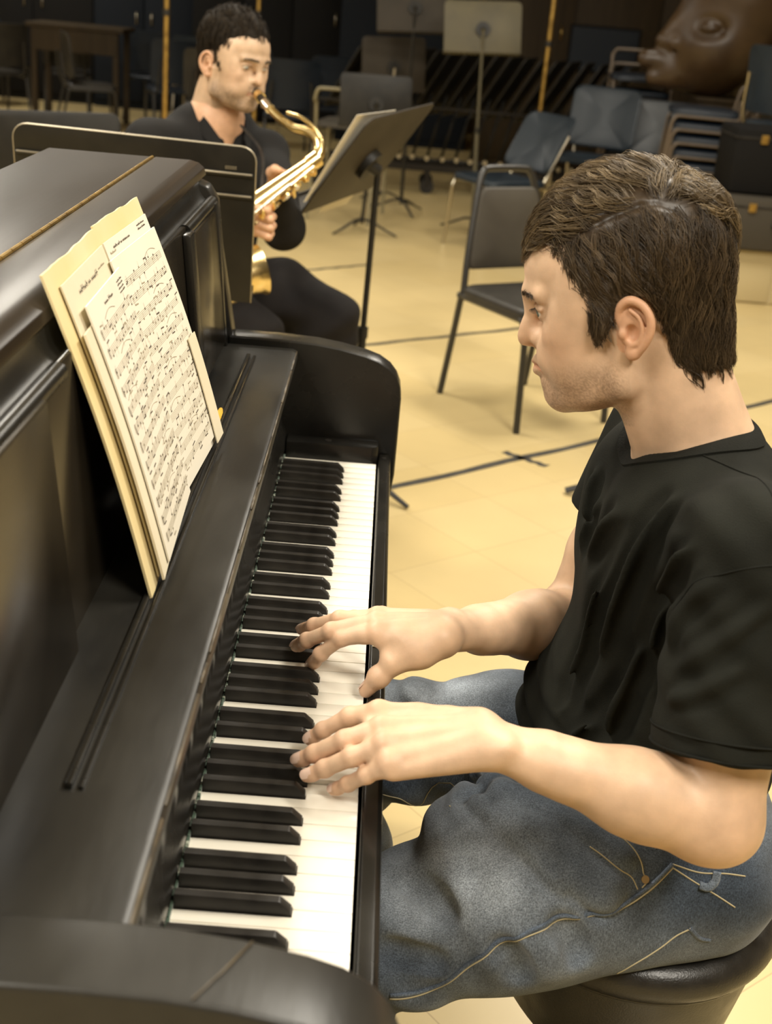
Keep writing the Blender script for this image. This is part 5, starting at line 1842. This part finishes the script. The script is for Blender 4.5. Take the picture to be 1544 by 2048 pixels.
# ================================================================ CHAIRS
M['vinyl_black'] = mat('black_vinyl_pad', (.020, .018, .015), .42, spec=.35, col2=(.028, .025, .020), nscale=10, bump=.1, bscale=300)
M['vinyl_grey'] = mat('grey_fabric_back', (.070, .062, .048), .6, spec=.3, col2=(.055, .048, .038), nscale=5, bump=.1, bscale=400)
M['plastic_blue'] = mat('dark_blue_plastic', (.012, .019, .027), .36, spec=.3, col2=(.017, .025, .034), nscale=4)
M['plastic_navy'] = mat('navy_plastic', (.010, .015, .023), .42, spec=.3)
M['plastic_slate'] = mat('slate_plastic', (.045, .051, .056), .4, spec=.35, col2=(.034, .039, .044), nscale=4)
M['chrome'] = mat('worn_chrome', (.50, .45, .34), .28, 1.0)
M['tube_black'] = mat('black_tube', (.022, .020, .017), .35)
M['tube_brown'] = mat('brown_painted_tube', (.12, .088, .058), .4)
M['tube_olive'] = mat('olive_painted_tube', (.22, .19, .11), .4)


def pad(L, W, T, bow=.0, r=.05, n=5):
    """rounded-rectangle cushion, local: x length, y width, z up, crowned"""
    pr = []
    for cx, cy, a0 in ((L / 2 - r, W / 2 - r, 0), (-L / 2 + r, W / 2 - r, 90), (-L / 2 + r, -W / 2 + r, 180), (L / 2 - r, -W / 2 + r, 270)):
        pr += arc(cx, cy, r, a0, a0 + 90, n)
    pr = np.array(pr); m = len(pr)
    rings = [(1.0, 0), (1.0, T * .55), (.975, T * .85), (.93, T), (.6, T + bow * .7), (.2, T + bow)]
    V = [(0, 0, 0)]
    for s_, z in rings:
        V += [(x * s_, y * s_, z) for x, y in pr]
    V.append((0, 0, T + bow))
    F = []
    for k in range(m): F.append((0, 1 + (k + 1) % m, 1 + k))
    for i in range(len(rings) - 1):
        for k in range(m):
            a = 1 + i * m + k; b = 1 + i * m + (k + 1) % m
            F.append((a, b, b + m, a + m))
    e = 1 + (len(rings) - 1) * m; tp = len(V) - 1
    for k in range(m): F.append((e + k, e + (k + 1) % m, tp))
    return np.array(V), F


def chair(label, loc, rz, seat_m, back_m, tube_m, group=None, back='panel', zs=.445, ht=.86, name='stacking_chair', splay=.04, r=.0115, rec=0.0, taper=0.0):
    """local +x is the front"""
    t = thing(name, loc, label, 'chair', group, rz)
    L, W = .43, .43
    def P(nm, V, F, m, par=t, **k): return put(nm, V, F, m, par, local=True, smooth=True, **k)
    V, F = pad(L, W, .035, .014, .06)
    P('seat', V + V3(.01, 0, zs - .035), F, seat_m, angle=45)
    for q in (1, -1):
        y = q * (W / 2 - .012)
        fr = spline([(.235, y * 1.02, 0), (.215, y, zs * .7), (.205, y, zs - .07), (.175, y, zs - .042), (.10, y, zs - .042)], 6)
        V, F = tubeg(fr, r, 10); P('front_leg', V, F, tube_m, angle=50)
        rr = spline([(-.245 - splay, y * 1.02, 0), (-.215 - splay * .4, y, zs * .55), (-.195, y, zs - .042)], 6)
        V, F = tubeg(rr, r, 10); P('rear_leg', V, F, tube_m, angle=50)
        V, F = tubeg([(.18, y, zs - .042), (-.21, y, zs - .042)], r, 10); P('side_rail', V, F, tube_m, angle=50)
    y = W / 2 - .012
    bk = [(-.185, -y, zs - .04), (-.215, -y, zs + .12), (-.255, -y, ht - .075), (-.268, -y * .90, ht - .012), (-.270, -y * .62, ht), (-.270, y * .62, ht), (-.268, y * .90, ht - .012), (-.255, y, ht - .075), (-.215, y, zs + .12), (-.185, y, zs - .04)]
    if back in ('panel', 'open'):
        bk = [(a, b * (1 - taper * max(0, (c_ - zs) / (ht - zs))), c_) for a, b, c_ in bk]
        V, F = tubeg(spline(bk, 5), r, 10); P('back_frame', V, F, tube_m, angle=50)
    if back != 'open':
        hb = ht - zs - (.115 if back == 'panel' else .03)
        V, F = pad(hb, W - .028 if back == 'panel' else W + .03, .022, .010, .035 if back == 'panel' else .055)
        a = math.radians(98)
        # stand it up: local x -> up, z -> forward
        up = V3(-.13, 0, .99); fw = V3(.99, 0, .13)
        zc = zs + .05 + hb / 2 if back == 'panel' else ht - hb / 2 + .01
        c = V3(-.215 - (zc - zs - .12) * .125 - .012, 0, zc)
        V = c + V[:, :1] * up + V[:, 1:2] * V3(0, 1, 0) + V[:, 2:3] * fw
        if back == 'shell':
            V[:, 0] += 1.1 * V[:, 1] ** 2
        if back == 'round':
            V[:, 1] *= 1 - .9 * np.clip((V[:, 2] - (ht - .10)), 0, 1)
            V[:, 0] += 1.2 * V[:, 1] ** 2
        V[:, 1] *= 1 - taper * np.clip((V[:, 2] - zs) / (ht - zs), 0, 1)
        V[:, 0] -= rec * np.clip(V[:, 2] - zs, 0, 9)
        P('backrest', V, F, back_m, angle=45)
        if back in ('shell', 'round'):
            for q in (1, -1):
                V, F = tubeg(spline([(-.19, q * (y - .03), zs - .04), (-.235, q * (y - .03), zs + .05), (-.262 - rec * .26, q * (y - .05), zs + .26)], 5), r * .9, 8)
                P('back_post', V, F, tube_m, angle=50)
    return t


fc = chair('black framed chair with a grey padded back standing alone in front of the blue chairs', (.573, 3.965, 0), math.radians(-58), M['vinyl_black'], M['vinyl_grey'], M['tube_black'], name='padded_chair', r=.0125, splay=.02, taper=.42)
cs = chair('black chair the saxophone player sits on', (-.53, 3.0, 0), math.radians(-51), M['vinyl_black'], M['vinyl_black'], M['tube_black'], name='padded_chair')
ca = chair('dark blue shell chair with chrome legs directly behind the grey backed chair', (.68, 7.28, 0), math.radians(-148), M['plastic_blue'], M['plastic_blue'], M['chrome'], back='shell', ht=.81, rec=.40)
cb = chair('blue shell chair behind and right of the front blue chair, seat edge shining', (1.33, 8.05, 0), math.radians(-112), M['plastic_blue'], M['plastic_blue'], M['chrome'], back='shell', ht=.95, zs=.53, rec=.15)
cc = chair('slate grey chair with a rounded notched back above the pianist\'s hair', (1.72, 7.95, 0), math.radians(-105), M['plastic_slate'], M['plastic_slate'], M['chrome'], back='round', ht=.90, zs=.52, rec=.15)
co = chair('olive tube chair with an open back beside the saxophone bell', (-.27, 8.05, 0), math.radians(80), M['vinyl_grey'], M['vinyl_grey'], M['tube_olive'], back='open', zs=.62, ht=.83)

# stacked chairs on the right, one nested into the next
def stack(n, loc, rz, dx, dz, mats, group, desc, tube, back='shell', ht=.82):
    out = []
    words = ['lowest', 'second', 'third', 'fourth', 'fifth', 'sixth', 'seventh', 'eighth']
    for k in range(n):
        l = V3(*loc) + V3(math.cos(rz), math.sin(rz), 0) * dx * k + V3(0, 0, dz * k)
        w = words[k] if k < n - 1 else 'topmost'
        lab = desc % w
        if k == 0: o = chair(lab, tuple(l), rz, mats[0], mats[1], tube, group, back=back, ht=ht)
        else: o = dup(out[0], tuple(l), rz, lab, group)
        out.append(o)
    return out
stack(7, (1.72, 8.80, 0), math.radians(-95), .004, .098, (M['plastic_navy'], M['plastic_navy']), 'stack of navy chairs behind the slate chair', '%s navy chair of the stack behind the slate chair', M['tube_brown'], back='open', ht=.60)
stack(7, (2.00, 7.55, 0), math.radians(172), .012, .080, (M['plastic_navy'], M['plastic_navy']), 'brown framed chair stack', '%s chair of the brown framed stack by the dark case', M['tube_brown'], back='open', ht=.66)
chair('big blue shell chair turned away next to the beige cabinet', (2.30, 7.0, .0), math.radians(35), M['plastic_blue'], M['plastic_blue'], M['chrome'], back='shell', ht=1.32, zs=.92)

# the big sculpted head on top of the stacks
M['cab_brown'] = mat('brown_wood_cabinet', (.040, .027, .013), .6, spec=.2, col2=(.028, .019, .009), nscale=3, nstretch=(6, 6, .6))
M['carved'] = mat('varnished_brown_wood', (.060, .034, .014), .38, col2=(.040, .022, .009), nscale=5, bump=.04, bscale=30)
GX, GY, GZ = 0, 8.2, 0
def sculpted_face():
    s = Sculpt((1.35, 7.78, .95), (2.62, 8.62, 2.2), .010)
    r = lambda *a, **k: s.rc(a[0], a[1], a[2], a[3], a[4], *a[5:], **k)
    y = GY
    s.el((2.08, y, 1.27), (.30, .30, .27), .05)                       # cheek
    s.rc((2.06, y, 1.68), (1.83, y, 1.385), .17, .085, .12)            # brow and bridge
    s.el((2.22, y, 1.62), (.36, .33, .46), .12)                        # skull
    s.rc((1.84, y, 1.38), (1.735, y, 1.285), .072, .066, .05)          # nose
    for q in (1, -1):
        s.el((1.80, y + .07 * q, 1.275), (.065, .05, .05), .03)
        s.el((1.80, y + .075 * q, 1.222), (.03, .03, .026), .02, 'sub')
        s.el((1.955, y + .25 * q, 1.385), (.09, .06, .04), .07, 'sub')
        s.el((1.975, y + .20 * q, 1.385), (.075, .06, .045), .03)
    s.rc((1.628, y, 1.165), (1.80, y, 1.17), .058, .07, .04)           # upper lip
    s.rc((1.695, y, 1.055), (1.82, y, 1.09), .055, .07, .04)           # lower lip
    s.rc((1.62, y, 1.108), (1.78, y, 1.115), .010, .006, .02, 'sub')
    s.rc((1.84, y, 1.10), (2.08, y, 1.08), .10, .11, .10)              # chin and jaw
    s.warp(lambda x, y, z: .006 * vnoise(x, y, z, 14, 90))
    return s.mesh()
V, F = sculpted_face()
gh = put('carved_head', V, F, M['carved'], None, base=(2.0, 8.2, .96), smooth=True)
tag(gh, 'oversized brown head in profile above the stacked chairs, cut off by the top edge', 'sculpture')
V, F = tubeg([(2.47 + .02 * math.cos(a * 2), GY + .30 * math.cos(a), 1.45 + .34 * math.sin(a)) for a in np.linspace(0, 2 * math.pi, 41)], .022, 8, False)
put('head_band', V, F, M['ebony'], gh, smooth=True)
t = thing('wooden_plinth', (2.15, 8.22, 0), 'brown plinth behind the chairs that carries the oversized brown head', 'plinth')
V, F = boxg(1.98, 2.36, 8.02, 8.44, 0, .94, .006); put('body', np.array(V), F, M['cab_brown'], t)
V, F = boxg(1.96, 2.38, 8.00, 8.46, .94, .965, .004); put('top', np.array(V), F, M['cab_brown'], t)
# cart of nested black music stands
M['cart'] = mat('dark_cart_steel', (.025, .021, .016), .55, spec=.2)
cart = thing('stand_cart', (.5, 9.6, 0), 'long low cart on castors carrying the row of nested black music stands', 'cart')
for y in (9.42, 9.80):
    V, F = boxg(-.62, 1.75, y - .02, y + .02, .17, .22, .004); put('rail', np.array(V), F, M['cart'], cart)
for x in (-.6, .55, 1.72):
    V, F = boxg(x - .02, x + .02, 9.42, 9.80, .17, .21, .004); put('cross_bar', np.array(V), F, M['cart'], cart)
for x in (-.55, .3, .9, 1.68):
    for y in (9.42, 9.80):
        V, F = disc((x, y, .055), (0, 1, 0), .055, .03, 18); wl = put('castor', V, F, M['ebony'], cart, smooth=True, angle=50)
        V, F = boxg(x - .015, x + .015, y - .022, y + .022, .06, .17, .003); put('castor_fork', np.array(V), F, M['cart'], wl)
for x in (-.6, 1.72):
    V, F = tubeg(spline([(x, 9.42, .2), (x, 9.42, .62), (x, 9.46, .66), (x, 9.76, .66), (x, 9.80, .62), (x, 9.80, .2)], 4), .014, 8)
    put('end_hoop', V, F, M['cart'], cart, smooth=True)
V, F = tubeg([(-.6, 9.41, .64), (1.72, 9.41, .64)], .011, 8); put('top_rail', V, F, M['cart'], cart, smooth=True)
proto = None
for k in range(19):
    x = -.50 + k * .112
    if proto is None:
        proto = thing('nested_stand', (x, 9.6, .22), 'black music stand nested on edge in the cart among its like', 'music stand', 'black stands nested on the cart')
        wv, hv = V3(.13, .40, 0), V3(.26, -.05, .46)
        w_, h_, n_ = desk_frame(wv, hv)
        c = V3(x, 9.6, .22) + V3(.16, 0, .60)
        V, F = extrude([(-.22, -.27), (.22, -.27), (.22, .24), (.19, .27), (-.19, .27), (-.22, .24)], -.006, .006, .002, 'xz')
        V = np.array(V); V = c + V[:, :1] * w_ + V[:, 2:3] * h_ + V[:, 1:2] * n_
        put('desk', V, F, M['stand'], proto, smooth=True, angle=40)
        V, F = tubeg([V3(x, 9.6, .24), c - h_ * .1], .012, 10); put('pole', V, F, M['stand'], proto, smooth=True)
        V, F = tubeg([V3(x - .12, 9.45, .235), V3(x, 9.5, .26), V3(x + .12, 9.45, .235)], .011, 8); put('foot', V, F, M['stand'], proto, smooth=True)
        V, F = disc(V3(x, 9.40, .27), (0, 1, 0), .018, .02, 12); put('foot_cap', V, F, M['chrome'], proto, smooth=True, angle=50)
    else:
        dup(proto, (x, 9.6 + .02 * math.sin(k * 2.3), .22), .03 * math.sin(k * 1.7))

# brass poles, dark cases and lockers along the back
def pole(label, x, y, h, z0=0.0):
    t = thing('pole_stand', (x, y, 0), label, 'pole stand')
    V, F = tubeg([(x, y, .03), (x, y, h)], .018, 14); put('pole', V, F, M['brass'], t, smooth=True, angle=50)
    V, F = tubeg([(x, y, 1.17), (x, y, 1.21)], .026, 14); put('collar', V, F, M['ebony'], t, smooth=True, angle=50)
    V, F = lathe([(.01, 0), (.16, 0), (.165, .012), (.05, .03), (.02, .045), (.01, .045)], 24, (x, y, 0)); put('base', np.array(V), F, M['stand'], t, smooth=True, angle=50)
pole('brass pole with a black collar rising left of the saxophone player', -1.50, 8.0, 1.9)
pole('brass pole rising right above the saxophone player\'s head', -1.10, 9.8, 1.9)
pole('brass pole in front of the brown partition, right of the olive stand', 1.02, 8.6, 1.9)

ms = thing('tripod_stand', (.865, 3.06, 0), 'black tripod stand behind the pianist, only the tip of one foot showing', 'stand')
V, F = tubeg([(.865, 3.06, .05), (.865, 3.06, .90)], .011, 12); put('pole', V, F, M['stand'], ms, smooth=True, angle=50)
V, F = disc((.865, 3.06, .90), (0, 0, 1), .018, .03, 14); put('top_cap', V, F, M['ebony'], ms, smooth=True, angle=50)
for a in (3.05, 5.15, 7.24):
    d = V3(math.cos(a), math.sin(a), 0)
    V, F = tubeg(spline([V3(.865, 3.06, .11), V3(.865, 3.06, .095) + d * .07, V3(.865, 3.06, .045) + d * .16, V3(.865, 3.06, .012) + d * .235], 5), np.linspace(.012, .015, 16), 8, True, np.linspace(.008, .010, 16)); put('foot', V, F, M['stand'], ms, smooth=True, angle=50)

def cabinet(label, x0, x1, y0, y1, h, m, doors=2, name='storage_cabinet', hm=None):
    t = thing(name, ((x0 + x1) / 2, (y0 + y1) / 2, 0), label, 'cabinet')
    V, F = boxg(x0, x1, y0, y1, 0, h, .006); put('carcass', np.array(V), F, m, t, smooth=True, angle=40)
    w = (x1 - x0) / doors
    for k in range(doors):
        V, F = boxg(x0 + k * w + .012, x0 + (k + 1) * w - .012, y0 - .022, y0 - .001, .08, h - .03, .004)
        d = put('door', np.array(V), F, m, t, smooth=True, angle=40)
        hx = x0 + (k + .85 if k % 2 == 0 else k + .15) * w
        V, F = tubeg([(hx, y0 - .035, h * .55), (hx, y0 - .035, h * .55 + .12)], .007, 8); put('handle', V, F, hm or M['chrome'], d, smooth=True)
    return t
M['cab_black'] = mat('black_cabinet', (.009, .0085, .008), .7, spec=.15)
M['cab_navy'] = mat('navy_cabinet', (.010, .013, .018), .7, spec=.15)
M['cab_beige'] = mat('beige_cabinet', (.20, .165, .10), .6, spec=.2)
M['case_black'] = mat('black_case_cloth', (.008, .0075, .007), .8, spec=.1)
M['case_grey'] = mat('grey_brown_case', (.050, .043, .032), .7, spec=.2)
M['panel_beige'] = mat('beige_panel', (.52, .43, .24), .5)
cabinet('black locker at the back, farthest left of its row', -4.6, -3.3, 14.0, 14.45, 1.75, M['cab_black'])
cabinet('navy locker at the back between two black lockers', -3.28, -2.2, 13.9, 14.45, 1.6, M['cab_navy'])
cabinet('black locker at the back behind the saxophone player', -2.18, -.6, 13.6, 14.2, 1.9, M['cab_black'], 3)
cabinet('low navy cupboard at the back behind the dark stands', -.58, .75, 12.6, 13.4, 1.5, M['cab_navy'])
cabinet('wide brown wood cabinet at the back, right of the olive stand', .80, 3.1, 11.6, 12.3, 2.1, M['cab_brown'], 3, 'wood_cabinet', M['brass'])
cabinet('beige cabinet at the right edge next to the big blue chair', 2.52, 3.3, 7.9, 8.5, 1.42, M['cab_beige'], 1)
t = thing('notice_board', (1.95, 11.5, 1.1), 'dark slate notice board hung on the brown wood cabinet', 'notice board')
V, F = boxg(1.55, 2.15, 11.53, 11.575, .92, 1.28, .004); put('board', np.array(V), F, M['plastic_navy'], t)
V, F = boxg(1.53, 2.17, 11.545, 11.577, .90, 1.30, .004); put('frame', np.array(V), F, M['cab_black'], t)

def case(label, x0, x1, y0, y1, z0, z1, m, legs=True, name='equipment_case'):
    t = thing(name, ((x0 + x1) / 2, (y0 + y1) / 2, z0), label, 'case')
    V, F = boxg(x0, x1, y0, y1, z0, z1, .02); put('shell', np.array(V), F, m, t, smooth=True, angle=40)
    zc = (z0 + z1) / 2
    V, F = boxg(x0 - .004, x1 + .004, y0 - .004, y1 + .004, z1 - .055, z1 - .045, .002); put('lid_seam', np.array(V), F, M['ebony'], t)
    for k in (.25, .75):
        xx = x0 + (x1 - x0) * k
        V, F = boxg(xx - .02, xx + .02, y0 - .012, y0, z1 - .075, z1 - .030, .003); put('latch', np.array(V), F, M['brass'], t)
    V, F = tubeg(spline([((x0 + x1) / 2 - .06, y0 - .004, zc), ((x0 + x1) / 2 - .05, y0 - .03, zc), ((x0 + x1) / 2 + .05, y0 - .03, zc), ((x0 + x1) / 2 + .06, y0 - .004, zc)], 4), .008, 8); put('handle', V, F, M['ebony'], t, smooth=True)
    return t
case('black case standing on the grey brown crate at the right edge', 1.82, 2.40, 6.30, 6.70, .585, .925, M['case_black'])
case('grey brown crate under the black case at the right edge', 1.76, 2.50, 6.22, 6.80, .300, .580, M['case_grey'], name='equipment_crate')
t = thing('low_platform', (2.1, 6.5, 0), 'beige panelled plinth that carries the grey brown crate', 'plinth')
V, F = boxg(1.70, 2.9, 6.30, 6.85, .0, .298, .006); put('body', np.array(V), F, M['panel_beige'], t)
for k in range(2):
    V, F = boxg(1.705 + k * .46, 2.14 + k * .46, 6.286, 6.302, .01, .29, .004); put('front_panel', np.array(V), F, M['panel_beige'], t, smooth=True, angle=40)
t = thing('wooden_table', (-3.0, 12.1, 0), 'dark brown wooden table among the chairs at the far left', 'table')
V, F = boxg(-3.45, -2.55, 11.8, 12.4, .86, .90, .005); put('table_top', np.array(V), F, M['cab_brown'], t)
V, F = boxg(-3.40, -2.60, 11.82, 11.86, .66, .86, .005); put('apron', np.array(V), F, M['cab_brown'], t)
for x in (-3.38, -2.62):
    for y in (11.85, 12.35):
        V, F = boxg(x - .025, x + .025, y - .025, y + .025, 0, .86, .004); put('leg', np.array(V), F, M['cab_brown'], t)
# loose chairs at the far left
far = [(-4.1, 13.2, 60, 'navy', 'navy chair at the far left edge, half behind the frame'), (-3.25, 12.6, 100, 'black', 'black chair pushed behind the brown table, left of its twin'), (-2.45, 12.9, 75, 'navy', 'navy chair tucked behind the right end of the brown table'),
       (-2.05, 11.6, 110, 'navy', 'navy chair standing in front of the brass pole on the left'), (-1.95, 12.6, 85, 'blue', 'blue chair behind the brass pole on the left'), (-1.55, 10.6, 95, 'black', 'black chair half hidden by the saxophone player\'s shoulder'),
       (-3.75, 11.9, 130, 'black', 'black chair left of the brown table, legs bright against the floor'), (-.85, 10.2, 95, 'navy', 'navy chair right behind the saxophone player\'s head'), (-2.75, 11.3, 20, 'black', 'black chair in front of the brown table'), (-1.35, 11.9, 80, 'blue', 'blue chair farthest back behind the saxophone player'), (-.55, 11.2, 100, 'navy', 'navy chair at the back between the olive chair and the low cupboard')]
pc = {}
for x, y, a, kind, lab in far:
    if kind not in pc:
        m = dict(navy=M['plastic_navy'], black=M['vinyl_black'], blue=M['plastic_blue'])[kind]
        pc[kind] = chair(lab, (x, y, 0), math.radians(a), m, m, M['tube_black'] if kind != 'blue' else M['chrome'], 'chairs crowded at the back left', back='shell')
    else: dup(pc[kind], (x, y, 0), math.radians(a), lab, 'chairs crowded at the back left')

# black tape lines on the floor
M['tape'] = mat('black_floor_tape', (.028, .026, .022), .55, col2=(.05, .045, .035), nscale=20)
def tape(label, a, b, w, name='floor_tape'):
    a = V3(*a, 0); b = V3(*b, 0); d = norm(b - a); n = V3(-d[1], d[0], 0)
    k = 24; V = []; r = random.Random(len(label))
    for i in range(k + 1):
        p = a + (b - a) * i / k + n * .004 * math.sin(i * 1.1)
        ww = w / 2 * (1 + r.uniform(-.14, .14))
        V += [p + n * ww + V3(0, 0, .0008), p - n * ww + V3(0, 0, .0008), p + n * ww, p - n * ww]
    F = []
    for i in range(k):
        q = 4 * i
        F += [(q, q + 1, q + 5, q + 4), (q + 1, q + 3, q + 7, q + 5), (q + 2, q, q + 4, q + 6)]
    o = put(name, np.array(V), F, M['tape'], None, base=tuple((a + b) / 2))
    tag(o, label, 'tape')
tape('thick black tape strip crossing the floor behind the pianist', (-.05, 2.905), (1.72, 4.42), .032)
tape('short black tape scrap crossing the thick floor strip', (.46, 3.44), (.60, 3.33), .030)
tape('thinner black tape line running under the grey backed chair', (-.20, 4.60), (.95, 5.46), .030)
tape('faint black tape line behind the saxophone player\'s knee', (-.42, 6.16), (-.06, 6.48), .030)

# ================================================================ ROOM
def vinyl():
    m = bpy.data.materials.new('floor_vinyl_tile'); m.use_nodes = True
    nt = m.node_tree; b = nt.nodes['Principled BSDF']; L = nt.links
    tc = nt.nodes.new('ShaderNodeTexCoord')
    mp = nt.nodes.new('ShaderNodeMapping'); mp.inputs['Rotation'].default_value = (0, 0, math.radians(-38))
    L.new(tc.outputs['Object'], mp.inputs[0])
    br = nt.nodes.new('ShaderNodeTexBrick')
    br.offset = 0; br.squash = 1
    br.inputs['Scale'].default_value = 1.0
    br.inputs['Brick Width'].default_value = .305; br.inputs['Row Height'].default_value = .305
    br.inputs['Mortar Size'].default_value = .0016; br.inputs['Mortar Smooth'].default_value = .4
    br.inputs['Color1'].default_value = (.58, .455, .225, 1); br.inputs['Color2'].default_value = (.55, .425, .20, 1)
    br.inputs['Mortar'].default_value = (.42, .31, .15, 1)
    L.new(mp.outputs[0], br.inputs[0])
    n = nt.nodes.new('ShaderNodeTexNoise'); n.inputs['Scale'].default_value = 1.1; n.inputs['Detail'].default_value = 6
    L.new(tc.outputs['Object'], n.inputs['Vector'])
    mr = nt.nodes.new('ShaderNodeMapRange'); mr.inputs[1].default_value = .3; mr.inputs[2].default_value = .7; mr.inputs[3].default_value = .86; mr.inputs[4].default_value = 1.12
    L.new(n.outputs['Fac'], mr.inputs[0])
    mx = nt.nodes.new('ShaderNodeMix'); mx.data_type = 'RGBA'; mx.blend_type = 'MULTIPLY'; mx.inputs[0].default_value = 1
    L.new(br.outputs['Color'], mx.inputs[6]); L.new(mr.outputs[0], mx.inputs[7])
    L.new(mx.outputs[2], b.inputs['Base Color'])
    b.inputs['Roughness'].default_value = .33
    return m
M['floor'] = vinyl()
M['wall_tan'] = mat('tan_wall_paint', (.22, .16, .075), .8, col2=(.19, .14, .065), nscale=2)
M['wall_brown'] = mat('brown_wall_panel', (.10, .070, .034), .6, col2=(.075, .052, .026), nscale=2)
M['wall_cream'] = mat('cream_wall_paint', (.38, .32, .22), .8)
M['ceil'] = mat('ceiling_tile', (.34, .31, .25), .9)
R_ = ROOM
def struct(name, V, F, m):
    o = put(name, V, F, m, None); o['kind'] = 'structure'; return o
def wallbox(name, x0, x1, y0, y1, z0, z1, m):
    V, F = boxg(x0, x1, y0, y1, z0, z1)
    return struct(name, np.array(V), F, m)
wallbox('floor', R_['x0'], R_['x1'], R_['y0'], R_['y1'], -.08, 0, M['floor'])
wallbox('ceiling', R_['x0'], R_['x1'], R_['y0'], R_['y1'], R_['z'], R_['z'] + .08, M['ceil'])
wallbox('wall_back', R_['x0'], R_['x1'], R_['y1'], R_['y1'] + .1, 0, R_['z'], M['wall_tan'])
wallbox('wall_front', R_['x0'], R_['x1'], R_['y0'] - .1, R_['y0'], 0, R_['z'], M['wall_cream'])
wallbox('wall_left', R_['x0'] - .1, R_['x0'], R_['y0'], R_['y1'], 0, R_['z'], M['wall_cream'])
wallbox('wall_right', R_['x1'], R_['x1'] + .1, R_['y0'], R_['y1'], 0, R_['z'], M['wall_cream'])
